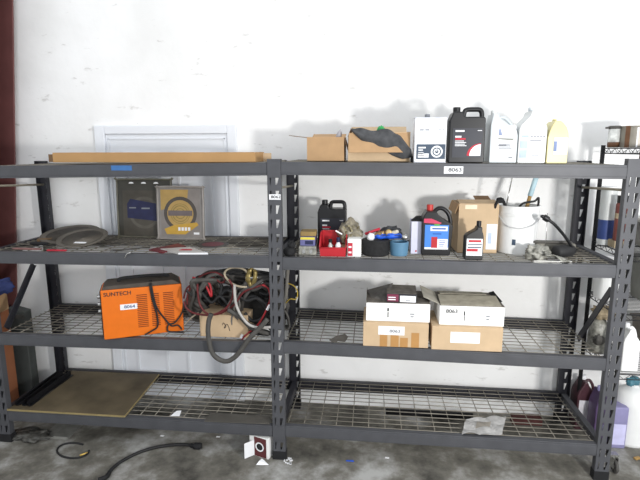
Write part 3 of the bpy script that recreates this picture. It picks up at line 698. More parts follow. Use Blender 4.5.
# cardboard box
xa, xb = AY(456,235,.30).x, AY(495,235,.30).x; z_ = S1(1.1); h = AY(470,203,.30).z-z_; w=(xb-xa)/2
t = thing('shelf_carton', 'tall square cardboard carton with a white label behind the black quart bottle', 'box', ((xa+xb)/2, .24, z_), .02)
mk('carton_body', card_l, [box(-w, w, 0, .004, 0, h), box(-w, -w+.004, .004, .24, 0, h), box(w-.004, w, .004, .24, 0, h), box(-w, w, .236, .24, 0, h), box(-w, w, 0, .24, 0, .004)], t)
mk('flap', card_l, xf(box(-w+.004, w*.98, -.0, .11, 0, .003), (0, 0.002, h), rx=.12), t)
mk('flap', card_d, xf(box(w*.1, w*.9, 0, .09, 0, .003), (0, .14, h+.004), rx=.25), t)
mk('flap', card, xf(box(-.06, 0, .004, .236, 0, .003), (-w, 0, h-.001), ry=-1.25), t)
mk('label', white, face(w*.44, w*.97, h*.08, h*.60, -.001), t); mk('packing_tape', M('tape_pale','#dcccae',.3), face(-w*.7,-w*.1,h*.90,h*.985,-.001), t)
mk('print', M('pale_blue2','#b8c6e0',.6), face(w*.52,w*.7,h*.2,h*.42,-.002), t)
# quart bottle
xa, xb = AY(465,245,.045).x, AY(483.5,245,.045).x; z_ = S1(1.13); h = AY(478,221,.07).z-z_; w = xb-xa
OUTQ = [(-.5,.03),(-.46,0),(.46,0),(.5,.03),(.5,.60),(.46,.68),(.40,.76),(.40,.86),(.12,.86),(.10,.80),(-.40,.66),(-.5,.58)]
t = jug('oil_bottle', 'black quart oil bottle with white and red label at the front edge', ((xa+xb)/2, .042, z_), 0, w, .07, h, M('bottle_charcoal','#242424',.4,0,.1), OUTQ, None, 0, .26, w*.13, .87, black, cat='bottle', bev=.008)
lb = mk('label', white, face(-w*.42, w*.44, h*.12, h*.56, -.0015), t)
mk('print_red', redp, [face(-w*.32,w*.36,h*.47,h*.53,-.0022), face(-w*.40,w*.2,h*.23,h*.30,-.0022)], lb)
mk('print_slate', slate, [face(-w*.36,w*.4,h*.405,h*.43,-.0022), face(-w*.36,w*.38,h*.32,h*.35,-.0022)], lb)
# bucket
xa, xb = AY(496,230,.32).x, AY(538,230,.32).x; R1 = (xb-xa)/2*.99; z_ = S1(1.4); h = AY(517,207,.2).z-z_
bxc, byc = (xa+xb)/2, .32
t = thing('white_bucket', 'white plastic bucket holding tools and a dark cord, right of the cardboard carton', 'bucket', (bxc, byc, z_))
mk('pail', bucketm, lathe([(R1*.88,0),(R1*.9,.004),(R1*.97,h*.78),(R1*.99,h*.8),(R1*1.01,h*.84),(R1*.98,h*.86),(R1*.98,h*.97),(R1*1.015,h*.975),(R1*1.015,h),(R1*.95,h),(R1*.93,h*.9),(R1*.85,.01),(0,.01)],48), t, smooth=False)
mk('bail_handle', M('bail_grey','#c4c5c6',.4), tube([(-R1*1.0,-.02,h*.80),(-R1*.75,-R1*.75,h*.62),(-R1*.2,-R1*1.05,h*.56),(R1*.4,-R1*.98,h*.62),(R1*.85,-R1*.6,h*.74),(R1*1.02,-.02,h*.80)],.003,6,8), t, smooth=True)
a0 = -2.05; n = 6; rr = R1*.935
mk('label', slate, ([(rr*math.cos(a0+k*.03), rr*math.sin(a0+k*.03), zz2) for zz2 in (h*.20,h*.32) for k in range(n+1)], [(k,k+1,k+n+2,k+n+1) for k in range(n)]), t)
pb2 = lambda px, py, Y: tuple(AY(px, py, Y))
t = thing('putty_knife', 'wooden handled tool with a pale blue end leaning out of the bucket', 'tool', (bxc+.01, byc, z_+.03))
rel = lambda q: (q[0]-bxc-.01, q[1]-byc, q[2]-z_-.03)
a, b, c = pb2(526,210,.33), pb2(530,196,.33), pb2(538,172,.34)
d_ = Vector(b)-Vector(a); low = tuple(Vector(a)-d_*2.2)
mk('shaft', wood, tube([rel(low), rel(a), rel(b)], .011, 8, raw=True), t, smooth=True)
mk('tip', skyb, tube([rel(b), rel(c)], .015, 8, raw=True), t, smooth=True)
t2 = tag(mk('metal_rod', chrome, rod(pb2(505,212,.36), pb2(512,178,.36), .004), smooth=True), 'thin pale rod leaning in the back of the bucket', 'rod')
pts = [pb2(518,213,.3), pb2(520,206,.3), pb2(524,203,.3), pb2(530,202,.3), pb2(535,201,.3), pb2(538.5,198,.31), pb2(538,206,.32), pb2(535,212,.33)]
tag(mk('black_cable', rubber, tube(pts, .0065, 8), smooth=True), 'black cord looping over the right rim of the bucket', 'cord')
pts = [pb2(494,212,.26), pb2(496,204,.24), pb2(499,201,.24), pb2(503,201,.26), pb2(505,206,.28), pb2(505,211,.30)]
tag(mk('pliers', blackm, [tube(pts, .009, 8), xf(blob(.022,.016,.018,.1,2),(pb2(500,203,.25)))], smooth=True), 'dark grips of a tool hooked over the left rim of the bucket', 'pliers')
# air-tool heap on the right end of the shelf
p = AY(545,258,.10)
t = thing('plastic_bag', 'crumpled clear plastic bag at the right end of the second shelf', 'bag', (AY(537,252,.10).x, .105, S1(1.5)))
mk('bag_film', clear2, blob(.062,.05,.042,.25,21,18,2.4), t, smooth=True)
mk('bag_tail', clear2, sheet(10,6,lambda u,v:(.02+.13*u, -.05-.045*v+.01*u, .05-.045*u+.010*math.sin(u*9+v*5))), t, smooth=True, solid=.002)
pa = AY(562,255,.20)
t = thing('grease_gun', 'grey and black grease gun with a curved black hose at the shelf end', 'grease gun', (pa.x-.01, .20, S1(1.62)))
mk('barrel', rubber, xf(lathe([(.026,0),(.036,.008),(.036,.11),(.028,.13)],20),(-.055,-.075,.040),ry=PI/2,rz=.5), t, smooth=True)
mk('head', M('gun_grey','#77746c',.6,.2,.25,20), [xf(box(-.13,.10,.03,.09,.0,.066),(0,0,.002))], t, bevel=.014)
mk('top_bar', M('gun_dark','#4f4d49',.6,.2,.25,20), xf(box(-.15,.07,0,.03,0,.014),(0,.03,.068),rz=-.05), t, bevel=.004)
ho = Vector(t.location)
hp = [Vector(pb2(*q))-ho for q in ((573,251,.16),(570,244,.15),(563,234,.14),(554,224,.13),(547,219,.13))]
mk('hose', black, tube(hp, .0085, 10), t, smooth=True)
e = hp[-1]; mk('hose_end', black, tube([hp[-2]*.3+hp[-1]*.7, e, e+Vector((-.02,0,.012)), e+Vector((-.034,0,.016))], [.012,.017,.017,.010,.007], 10), t, smooth=True)
tag(mk('thin_spike', chrome, rod(pb2(545.5,250,.13), pb2(547.5,213,.13), .002), smooth=True), 'thin upright wire standing by the curved black hose', 'wire')
pa, pb3 = AZ(535,261,1.28), AZ(572,259,1.28)
tag(mk('flat_bar', chrome, xf(box(0,.2,0,.02,0,.006),(pa.x,.045,S1(1.6)),rz=0.0)), 'flat pale metal bar at the shelf edge below the grease gun', 'bar')
t = thing('padlock_clamp', 'dark clamp gripping the second-shelf beam just right of the middle post', 'clamp', (AY(289.5,250,.05).x, .05, S1(.08)))
mk('jaw', blackm, [blob(.035,.03,.03,.15,8), xf(blob(.022,.02,.022,.2,9),(.012,.0,.045))], t, smooth=True); mk('lever', blackm, rod((-.03,0,.02),(-.05,-.01,.05),.007), t)

# ================================================================== THIRD SHELF, LEFT
S2 = lambda x: SZ(2, x)+.001
wz = .752
BL = AZ(104,341,wz); BR = AZ(184,331.5,wz)
BL.y += .004; BR.y += .004
ang = math.atan2(BR.y-BL.y, BR.x-BL.x); Lw = (Vector((BR.x,BR.y))-Vector((BL.x,BL.y))).length*1.0
t = thing('welder', 'orange welding machine with black top and side vents on the third shelf', 'welder', (BL.x, BL.y, wz), ang)
hw_ = AY(101,291,BL.y).z-wz; dw = .20
mk('foot', black, box(.03,.07,.05,.17,0,.005), t); mk('foot', black, box(Lw-.07,Lw-.03,.03,.17,0,.005), t)
mk('case', orange, box(0, Lw, 0, dw, .004, hw_), t, bevel=.006)
mk('top_cover', wtop, prism([(.006,hw_),(Lw-.004,hw_),(Lw-.05,hw_+.03),(.03,hw_+.022)], .004, dw-.004), t, bevel=.004)
mk('carry_handle', blackm, tube([(.10,dw*.5,hw_+.02),(.11,dw*.5,hw_+.04),(.2,dw*.5,hw_+.045),(.30,dw*.5,hw_+.045),(.38,dw*.5,hw_+.04),(.39,dw*.5,hw_+.02)],.011,8), t, smooth=True)
for (u0, u1) in ((.425,.555),(.60,.705),(.755,.885)):
    g = [face(Lw*u0, Lw*u1, .06+k*(hw_-.11)/17, .06+k*(hw_-.11)/17+.0055, -.0012) for k in range(18)]
    mk('vent_grille', ventm, g, t)
mk('front_panel', blackm, box(-.006, 0, .01, dw-.01, .02, hw_-.01), t)
for k in range(3):
    mk('terminal', chrome, xf(lathe([(.012,0),(.012,.016),(.006,.018)],14),(-.006,.05,hw_*.55+k*.045),ry=-PI/2), t)
mk('brand_plate', orange, face(.03,.03,.01,.01,0), t) if False else None
lettering(t, 'SUNTECH', .033, inkblk, (Lw*.20, -.0012, hw_-.028), sx=1.05)
s = mk('lot_sticker', white, box(Lw*.22, Lw*.43, -.0012, 0, hw_*.58, hw_*.69), t, label='white lot number sticker reading 8064')
lettering(s, '8064', .026, M('ink_blue','#4a5a8a',.7), (Lw*.335, -.002, hw_*.635), sx=1.2)
mk('power_cord', rubber, [tube([(Lw*.60,.03,hw_+.03),(Lw*.60,-.008,hw_+.005),(Lw*.62,-.01,hw_*.75),(Lw*.665,-.01,hw_*.4),(Lw*.66,-.012,hw_*.18),(Lw*.58,-.012,.03),(Lw*.5,-.012,.012)],.005,8),
   tube([(Lw*.62,.03,hw_+.03),(Lw*.62,-.008,hw_),(Lw*.66,-.010,hw_*.6),(Lw*.76,-.010,hw_*.32),(Lw*.84,-.012,hw_*.16),(Lw*.92,-.014,.05),(Lw*.97,-.016,.02)],.005,8),
   tube([(Lw*1.02,.0,hw_*.6),(Lw*.98,-.012,hw_*.4),(Lw*.88,-.014,hw_*.22),(Lw*.80,-.014,.06),(Lw*.79,-.016,.02),(Lw*.9,-.02,.008),(Lw*.99,-.02,.002)],.005,8)], t, smooth=True)

# carton under the cables
xa, xb = AY(200,330,.06).x, AY(248,330,.06).x; z_ = S2(-.3); h = AY(224,315,.06).z-z_; w = (xb-xa)/2
t = thing('cable_carton', 'cardboard carton with a scribbled mark half buried under the cables', 'box', ((xa+xb)/2, .06, z_))
mk('carton_body', card_l, box(-w, w, 0, .24, 0, h), t, bevel=.003)
mk('marker_scribble', inkblk, tube([(-w*.05,-.002,h*.55),(w*.0,-.002,h*.65),(w*.1,-.002,h*.5),(w*.02,-.002,h*.42),(w*.12,-.002,h*.6),(w*.2,-.002,h*.5),(w*.25,-.002,h*.3)],.0016,6), t)
# cables: one thing each
def cz(zx, zy, Y):            # control point of a cable
    return tuple(AY(180+zx/4.8, 265+zy/4.8, Y))
def cable(name, label, cat, pts, r, mt, extra=None, n=8):
    g = [tube(pts, r, n, 7)]
    o = mk(name, mt, g, smooth=True)
    tag(o, label, cat)
    return o
rnd = random.Random(12)
def coil(cx, cy, rx, ry, Yc, turns, jit, tilt=.0, dY=.12, n=10, ph=0):
    pts = []
    for i in range(turns*n):
        a = ph+2*PI*i/n
        s_ = 1+rnd.uniform(-jit, jit)
        p = AY(cx+rx*s_*math.cos(a), cy+ry*s_*math.sin(a), Yc+dY*math.sin(a+tilt)+rnd.uniform(-.03,.03))
        zmin = .79
        if p.z < zmin: p.z = zmin+rnd.uniform(0,.02)
        pts.append(tuple(p))
    return pts
cable('welding_cable', 'thick black welding cable coiled in a heap right of the orange machine', 'cable', coil(219,295,27,19,.17,7,.3,1.0,.10), .012, rubber2)
cable('welding_cable', 'thick black cable coil lying in the right half of the cable heap', 'cable', coil(259,306,24,24,.16,7,.3,.3,.08), .012, M('rubber_e','#454341',.65,0,.2))
cable('air_hose', 'thick dark hose wound loosely through the middle of the cable heap', 'hose', coil(238,288,40,13,.24,5,.25,.6,.08), .013, M('rubber_f','#5d5a56',.7,0,.2))
cable('welding_cable', 'dark grey cable coil bulging at the left of the heap against the orange machine', 'cable', coil(205,302,15,20,.20,5,.25,.8,.08), .011, M('rubber_c','#5a5753',.7,0,.2))
cable('thin_cable', 'thin black cable wound in wide loops over the top of the heap', 'cable', coil(240,288,40,15,.16,6,.3,.2,.07), .006, rubber)
cable('thin_cable', 'thin grey cable wound through the right half of the heap', 'cable', coil(258,306,24,26,.13,5,.3,1.2,.06), .006, M('rubber_d','#6b6762',.6,0,.2))
tag(mk('tarp', M('tarp_dark','#2b2a29',.85,0,.3,25,.3), xf(blob(.17,.12,.14,.2,31,20,2.0),(AY(262,330,.25).x,.30,S2(-.1))), smooth=True), 'dark crumpled cover lying under the cable heap beside the middle post', 'cover')
tag(mk('cable_bundle', M('bundle_dark','#2a2929',.85,0,.4,30,.4), xf(blob(.20,.09,.11,.2,37,20,2.0),(AY(226,300,.36).x,.43,AY(222,318,.36).z)), smooth=True), 'dark tangled cable bundle at the back of the heap above the carton', 'cable')
R1_ = [(20,175),(30,205),(70,232),(150,240),(215,212),(248,165),(255,110),(235,70)]
cable('red_cable', 'dark red cable sweeping in a wide arc above the scribbled carton', 'cable', [cz(a,b,.03-.0*i) for i,(a,b) in enumerate(R1_)], .006, redc)
R2_ = [(85,90),(85,130),(98,195),(135,235),(195,232),(260,190),(300,135),(350,110),(410,92)]
cable('red_cable', 'dark red cable running from the heap centre up towards the middle post', 'cable', [cz(a,b,.05) for a,b in R2_], .006, redc)
R3_ = [(395,95),(425,115),(432,165),(410,225),(375,285),(330,325),(300,352),(285,372)]
cable('red_cable', 'brighter red cable dropping down the right side of the heap', 'cable', [cz(a,b,.04) for a,b in R3_], .0055, M('red_cable_b','#8f2229',.5,0,.2))
for k, (q0, q1, lab) in enumerate((((418,215),(432,190),'upper white tape wrap on the red cable by the middle post'),((292,350),(300,335),'lower white tape wrap on the red cable above the third beam'))):
    tag(mk('tape_wrap', white, rod(cz(q0[0],q0[1],.036), cz(q1[0],q1[1],.036), .0085)), lab, 'tape')
R4_ = [(18,160),(35,110),(90,75),(150,60),(200,85),(215,60),(160,35),(90,60),(40,130),(35,190)]
cable('red_cable', 'maroon cable looping over the top left of the heap next to the orange machine', 'cable', [cz(a,b,.08) for a,b in R4_], .0055, redc)
R5_ = [(60,60),(110,80),(130,110),(150,150),(145,100),(120,60)]
cable('red_clamp_lead', 'bright red clamp lead lying on the upper left of the heap', 'cable', [cz(a,b,.07) for a,b in R5_], .007, M('red_cable_c','#a3242c',.5,0,.2))
H1 = [(262,95),(262,130),(270,190),(292,240),(330,285),(375,300),(435,298)]
cable('grey_hose', 'light grey hose curving in front of the heap towards the middle post', 'hose', [cz(a,b,.0) for a,b in H1], .0085, M('hose_grey','#a9a6a2',.5,0,.1))
H2 = [(322,106),(280,102),(240,82),(215,50),(222,25),(255,12),(300,18),(335,45)]
cable('beige_hose', 'beige hose ring at the top of the heap below the second shelf', 'hose', [cz(a,b,.06) for a,b in H2], .0065, M('hose_beige','#a89c86',.5,0,.1))
t = thing('ground_clamp', 'brass coloured ground clamp hanging at the top of the cable heap', 'clamp', cz(342,100,.06))
mk('jaw', brass, [tube([(0,0,.0),(-.015,0,.04),(-.008,0,.085),(.01,0,.11)],[.014,.02,.016,.010],10), tube([(0,0,.0),(.022,-.01,.035),(.03,-.01,.08),(.02,-.005,.10)],[.012,.014,.012,.009],10)], t, smooth=True)
mk('bolt', chrome, rod((-.03,-.01,.05),(.045,-.012,.055),.005), t)
LP = [(150,235),(138,270),(135,330),(150,410),(180,448),(225,462),(265,440),(300,400),(335,350),(385,300),(420,260)]
cable('hanging_hose', 'thick dark hose hanging in a loop in front of the third-shelf beam', 'hose', [cz(a,b,-.03) for a,b in LP], .0145, rubber2, n=10)
W1 = [(20,290),(45,262),(72,240),(90,228)]
cable('beige_cable', 'short beige cord at the left foot of the heap by the orange machine', 'cord', [cz(a,b,.06) for a,b in W1], .005, M('cord_beige','#8a8070',.6))
B2 = [(230,215),(290,250),(340,300),(390,320),(430,330)]
cable('flat_strap', 'flat black strap lying across the right front of the heap', 'strap', [cz(a,b,.03) for a,b in B2], .014, rubber2)
for i, (pts, lab, r) in enumerate((([(30,120),(70,150),(100,130),(150,180),(190,150),(230,190)],'black cord woven across the left front of the heap',.009),
                               ([(160,60),(200,100),(190,150),(230,120),(290,170),(350,150),(400,190),(430,240)],'black cord running along the heap top towards the post',.010),
                               ([(270,140),(320,170),(370,160),(420,200),(400,250),(350,270),(310,230)],'black cord bunched inside the curve of the light grey hose',.011),
                               ([(300,40),(350,70),(390,60),(430,90),(420,140),(380,130)],'black cord knotted beneath the brass clamp',.009))):
    cable('black_cable', lab, 'cord', [cz(a,b,.08+.02*(i%2)) for a,b in pts], r, rubber)
L1 = [(330,330),(360,300),(410,290),(440,310),(425,340),(380,352),(345,350),(350,325),(400,318),(440,330)]
cable('welding_cable', 'thick dark cable end piled on the wire right of the scribbled carton', 'cable', [(p[0],p[1],max(p[2],.775)) for p in [cz(a,b,.10) for a,b in L1]], .013, rubber)
# right of the middle post
def mp(px, py, Y): return tuple(AY(px, py, Y))
cable('yellow_cable', 'thin yellow cord loop peeking out right of the middle post', 'cord', [mp(286,303,.12),mp(290,299,.1),mp(296,299,.1),mp(297.5,292,.1),mp(294,286,.1),mp(287,283,.12)], .003, M('cord_yellow','#b59a3c',.5))
cable('webbing_strap', 'grey strap hanging from the second shelf beside the middle post', 'strap', [mp(288,268,.12),mp(287,280,.12),mp(286,295,.12),mp(284,308,.14)], .011, M('strap_grey','#6d6a64',.8,0,.1))
cable('coiled_hose', 'dark grey hose coil showing just right of the middle post', 'hose', [(p.x, p.y, max(p.z,.785)) for p in [AY(281+8.5*math.cos(k*PI/5)*(1-.03*k/10), 326+17*math.sin(k*PI/5)*(1-.02*k/10), .16+.02*(k//10)) for k in range(34)]], .007, rubber2)

# ================================================================== THIRD SHELF, RIGHT
z3 = S2(.7)
def box_from(px0, px1, pyt, pyb, Y, z0=None):
    pm = (pyt+pyb)/2; return AY(px0,pm,Y).x, AY(px1,pm,Y).x, (z0 if z0 is not None else AY((px0+px1)/2,pyb,Y).z), AY((px0+px1)/2,pyt,Y).z
x0, x1, za, zb = box_from(363, 428.5, 323, 349, .01, S2(.68))
tL, w, h = carton('brown_carton', 'brown cardboard carton with three tape strips, left of the lower pair', 'box', x0, x1, .01, .28, za, zb, card_l, .0)
zL = zb
s = mk('label', white, face(-w*.53, w*.27, h*.50, h*.86, -.001), tL); lettering(s, '8063', .024, greyp, (-w*.02, -.002, h*.66), sx=1.3)
for (a, b, c) in ((-.48,-.25,.52),(-.15,.10,.50),(.14,.38,.40),(.48,.72,.62)):
    mk('tape_strip', ctape, face(w*a, w*b, .002, h*c, -.0007), tL)
x0, x1, za, zb = box_from(431.5, 502.5, 327, 360, .01, S2(1.08))
tR, w, h = carton('brown_carton', 'brown cardboard carton with one blank white label, right of the lower pair', 'box', x0, x1, .01, .28, za, zb, card_l, .0)
mk('label', white, face(-w*.47, w*.36, h*.32, h*.78, -.001), tR)
zR = zb
x0, x1, za, zb = box_from(366, 430, 303, 325, .03, zL+.001)
t, w, h = carton('white_carton', 'white shallow carton with dusty top under the small black box', 'box', x0, x1, .03, .26, za, zb, whitebx, .0, topm=dusty)
mk('print', inkblk, [face(-w*.33,-w*.28,h*.55,h*.72,-.001), face(-w*.32,-w*.29,h*.22,h*.50,-.001)], t); mk('print', greyp, [face(w*.38,w*.52,h*.40,h*.46,-.001), face(w*.40,w*.5,h*.26,h*.32,-.001)], t)
mk('side_flap', dusty, xf(box(0,.002,.03,.25,0,.016),(-w,.0,h),ry=.12), t); mk('side_flap', dusty, xf(box(-.002,0,.03,.25,0,.016),(w,.0,h),ry=.25), t)
zWL = zb
x0, x1, za, zb = box_from(439.5, 504.5, 306, 326, .03, zR+.001)
t, w, h = carton('white_carton', 'white shallow carton marked 8063 with open dusty flaps, on the right stack', 'box', x0, x1, .03, .28, za, zb, whitebx, .0, topm=dusty)
lettering(t, '8063', .030, inkblk, (-w*.62, -.001, h*.70), sx=1.1)
mk('print', inkblk, [face(-w*.25,-w*.21,h*.5,h*.72,-.001), face(-w*.24,-w*.215,h*.24,h*.48,-.001)], t); mk('print', greyp, [face(w*.44,w*.56,h*.46,h*.52,-.001), face(w*.45,w*.54,h*.32,h*.38,-.001)], t)
mk('side_flap', M('flap_grey','#a9a497',.85,0,.15), xf(box(-.10,0,.02,.27,0,.0025),(-w,.0,h*.98),ry=.42), t)
mk('side_flap', blackm, xf(box(0,.03,.06,.27,0,.003),(w-.03,.0,h+.002),ry=-.3), t)
mk('top_flap', M('flap_tan','#a09a8a',.85,0,.2,20), [xf(box(-w*.97,w*.9,0,.14,0,.0025),(0,.005,h),rx=.13), xf(box(-w*.9,w*.6,-.13,0,0,.0025),(0,.27,h+.004),rx=-.16)], t)
# small black box on the left white carton
p0, p1 = AY(386,299,.035), AY(416.5,300,.035); w = (p1.x-p0.x)/2; h = AY(401,294,.08).z-zWL
t = thing('small_box', 'small black box with red print and a white sticker on the left white carton', 'box', ((p0.x+p1.x)/2, .034, zWL+.003), -.05)
mk('box_body', M('box_black','#232127',.5,0,.2), box(-w, w, 0, .19, 0, max(.05,h)), t, bevel=.002)
h = max(.05,h)
mk('box_top', dusty, box(-w+.002, w-.002, .002, .188, h, h+.0015), t)
mk('print', M('print_maroon','#7a3048',.6), face(-w*.92,-w*.18,h*.08,h*.92,-.001), t); mk('print', white, bars(-w*.85,h*.62,2,h*.26,h*.12,-.002,2,w*.5), t)
mk('sticker', white, face(-w*.08,w*.95,h*.05,h*.80,-.001), t); mk('sticker_print', greyp, face(w*.3,w*.6,h*.2,h*.28,-.002), t)
tag(mk('plastic_flap', M('smoky_film','#5b5854',.4,0,.35,25), ([tuple(AY(385,304,.06)),tuple(AY(393,283,.16)),tuple(AY(380,289,.2)),tuple(AY(367,290,.22)),tuple(AY(372,300,.10))],[(0,1,2,3,4)]), solid=.002), 'smoky grey plastic flap lying left of the small black box', 'plastic sheet')
pl = onshelf_poly([(329,340),(337,336),(345,334),(348,337),(345,342),(338,341),(334,343)], S2(.35))
tag(mk('paper_scrap', M('scrap_grey','#5f5b55',.9,0,.2), slab(pl, S2(.35)-.001, S2(.35)+.002)), 'dark grey scrap lying on the wire left of the brown cartons', 'scrap')

# ================================================================== BOTTOM SHELF
S3 = lambda x: SZ(3, x)+.001
zz = S3(-1.4)
pl = [AZ(q[0],q[1],zz+.009) for q in ((7,409.5),(124,416.5),(159,374),(72,371))]
pl = [(q.x, min(max(q.y,.0),.585)) for q in pl]
t = thing('plywood_sheet', 'worn brown plywood sheet lying on the bottom left shelf', 'board', (pl[0][0], pl[0][1], zz))
o = Vector((pl[0][0], pl[0][1])); q = [(a-o.x, b-o.y) for a, b in pl]
mk('panel', plyw, slab(q, .001, .010), t)
ed = [hexa([(q[i][0],q[i][1]-.003,.0005),(q[i+1][0],q[i+1][1]-.003,.0005),(q[i+1][0]+(.004 if i else 0),q[i+1][1],.0005),(q[i][0]+(.004 if i else 0),q[i][1],.0005),(q[i][0],q[i][1]-.003,.0112),(q[i+1][0],q[i+1][1]-.003,.0112),(q[i+1][0]+(.004 if i else 0),q[i+1][1]+.002,.0112),(q[i][0]+(.004 if i else 0),q[i][1]+.002,.0112)]) for i in (0,1)]
mk('edge', plye, ed, t)
for i, (a, b, lab) in enumerate((((15,406),(58,372),'black angle bar lying along the left edge of the plywood'),((20,407.5),(64,373),'middle black angle bar of the bundle on the plywood'),((26,407.5),(72,374),'black angle bar on the plywood, right side of the bundle'))):
    pa, pb2 = AZ(*a, zz+.02), AZ(*b, zz+.02)
    pa = Vector((max(pa.x,-1.765+.04*i), max(pa.y,.045), zz+.012)); pb2 = Vector((max(pb2.x,-1.765+.04*i), min(pb2.y,.6), zz+.012))
    d = pb2-pa; an = math.atan2(d.y, d.x)
    t = thing('angle_bar', lab, 'metal bar', pa, an)
    mk('flange', M('bar_black%d'%i,'#1d1d20',.4,.3,.2), [box(0,d.length,-.012,.012,0,.003), box(0,d.length,.009,.012,.003,.024+.006*i)], t); mk('bar_edge', chrome if i == 1 else rubber2, box(.1,d.length*.5,-.0125,-.011,.001,.004), t)
zs = S3(-.3)
pl = [AZ(*q, zs+.004) for q in ((204,421.5),(270,424),(270,416),(210,412.5))]
tag(mk('metal_plate', metalp, slab([(p.x, max(p.y,.002)) for p in pl], zs+.001, zs+.005), bevel=.001), 'thin grey metal plate lying at the front of the bottom left shelf', 'plate')
pw = AZ(172,420.5,zs)
tag(mk('paper_scrap', white, xf(slab([(-.03,0),(.03,.005),(.026,.05),(-.004,.045)], 0, .002),(pw.x,.04,zs+.002),rx=.3)), 'small white paper scrap on the bottom left shelf right of the plywood', 'paper')
zs = S3(1.2)
def pap(u, v):
    q = AZ(462+u*40-v*0+v*4, 434-v*15+u*(-2)+ (3*u*(1-v)), zs+.01)
    return (q.x, q.y, zs+.008+.016*abs(math.sin(u*7+v*3))*abs(math.cos(v*5+u*2)))
t = tag(mk('crumpled_paper', M('paper_dirty','#aeadab',.5,0,.25,25), sheet(16, 12, pap), solid=.001), 'crumpled whitish printed sheet lying on the bottom right shelf', 'paper')
mk('print', M('paper_tan','#9a948a',.7,0,.2), sheet(8,6,lambda u,v: Vector(pap(.3+u*.35,.35+v*.4))+Vector((0,0,.003))), t)

# ================================================================== THE FLOOR
def fz(px, py, z=0): return AZ(px, py, z)
ring = [tuple(fz(73+16*math.cos(a), 450.5+7.6*math.sin(a), .006)) for a in [k*2*PI/14 for k in range(13)]]
t = thing('cord_loop', 'small loop of black cord with a gold end lying on the floor', 'cord', fz(73,450))
o = Vector(t.location)
mk('cord', rubber, tube([Vector(q)-o for q in ring], .006, 8), t, smooth=True)
a, b = fz(80,455.5,.008), fz(88,452.5,.008); mk('gold_end', M('gold','#d0b060',.35,.5), rod(a-o, b-o, .006), t, smooth=True)
pts = [fz(106,477,.015), fz(112,469,.012), fz(122,461,.01), fz(140,452,.01), fz(160,446.5,.01), fz(182,444.5,.012), fz(197,446,.02)]
t = thing('floor_hose', 'dark hose with a blunt end curving across the floor below the left bay', 'hose', fz(150,450))
o = Vector(t.location)
mk('tube', rubber, tube([q-o for q in pts], .010, 8), t, smooth=True)
mk('hose_end', blackm, tube([pts[-2]*.4+pts[-1]*.6-o, pts[-1]-o, pts[-1]+Vector((.03,.005,.0))-o], [.014,.022,.022,.018], 10), t, smooth=True)
mk('hose_end', blackm, [tube([pts[0]-o+Vector((-.03,-.03,0)), pts[0]-o, pts[1]*.6+pts[0]*.4-o],[.014,.014,.012],8)], t, smooth=True)
p = fz(40,435)
t = thing('plastic_bag', 'clear plastic bag with bits inside on the floor under the left bay', 'bag', (fz(30,436).x, .07, 0), .05)
mk('bag_film', M('film_dark','#4c4b47',.3,0,.6,40,.6), blob(.14,.07,.018,.3,44,18,2.6), t, smooth=True)
tag(mk('clear_tray', M('tray_film','#7f7f7a',.3,0,.2,20), [box(fz(50,430).x,fz(78,430).x,.06,.26,.001,.004), box(fz(50,430).x,fz(78,430).x,.06,.064,.004,.02)]), 'flat greyish clear tray on the floor right of the plastic bag', 'tray')
# spool box
xa = fz(240,450).x; t = thing('spool_box', 'white and maroon box with a round hole on the floor by the middle post', 'box', (-.195, .035, 0), -.35)
wb, db, hb2 = .135, .12, .135
mk('box_body', whitebx, box(0, wb, .0, db, 0, hb2), t, bevel=.002)
mk('panel', M('maroon_card','#5a2a2c',.7,0,.1), face(.035, wb-.012, .003, hb2-.003, -.001), t)
mk('hole_ring', white, ringf(.075, hb2*.52, .022, .031, -.002), t); mk('hole', blackm, ringf(.075, hb2*.52, .0005, .022, -.0018), t)
mk('open_flap', white, xf(box(0,.002,-.07,0,.006,hb2*.80),(.034,.0,0),rz=-.45), t)
p = fz(262,463)
t = tag(mk('paper_scrap', white, ([tuple(fz(256,465,.002)),tuple(fz(269,465,.002)),tuple(fz(265,461,.02)),tuple(fz(262,458.5,.035)),tuple(fz(259,461,.015))],[(0,1,2,3,4)]), solid=.001), 'folded white paper scrap on the floor in front of the spool box', 'paper')
rnd = random.Random(3)
g = []
for k in range(16):
    q = fz(rnd.uniform(282,292), rnd.uniform(458,464)); s_ = rnd.uniform(.003,.007)
    g.append(xf(box(-s_,s_,-s_,s_,0,.004), q, rz=rnd.uniform(0,3)))
o = tag(mk('white_crumbs', white, g), 'sprinkle of white crumbs on the floor at the foot of the middle post', 'crumbs'); o['kind'] = 'stuff'
for px, py, lab in ((162,436,'tiny pale chip on the floor below the bottom left beam'), (218,437,'tiny white chip on the floor left of the spool box'), (387,458,'tiny white chip on the floor below the right bay')):
    q = fz(px, py); tag(mk('paper_chip', white, xf(slab([(-.012,-.004),(.012,-.006),(.014,.006),(-.01,.007)],0,.003), q)), lab, 'chip')
q = fz(350,461); tag(mk('blue_chip', blueb, xf(slab([(-.025,-.004),(.025,-.006),(.02,.006),(-.02,.004)],0,.003), q)), 'tiny blue chip on the floor below the right bay', 'chip')
a, b = fz(386,416,.02), fz(474,420,.02)
tag(mk('black_pipe', black, rod((a.x,.6,.022),(b.x,.6,.022),.022,12), smooth=True), 'black pipe lying on the floor by the wall under the right bay', 'pipe')
a = fz(512,421,.02)
tag(mk('red_brick', M('brick','#4a2826',.8,0,.2), box(a.x,a.x+.2,.55,.62,0,.05), bevel=.004), 'dark red block on the floor by the wall under the right bay', 'block')

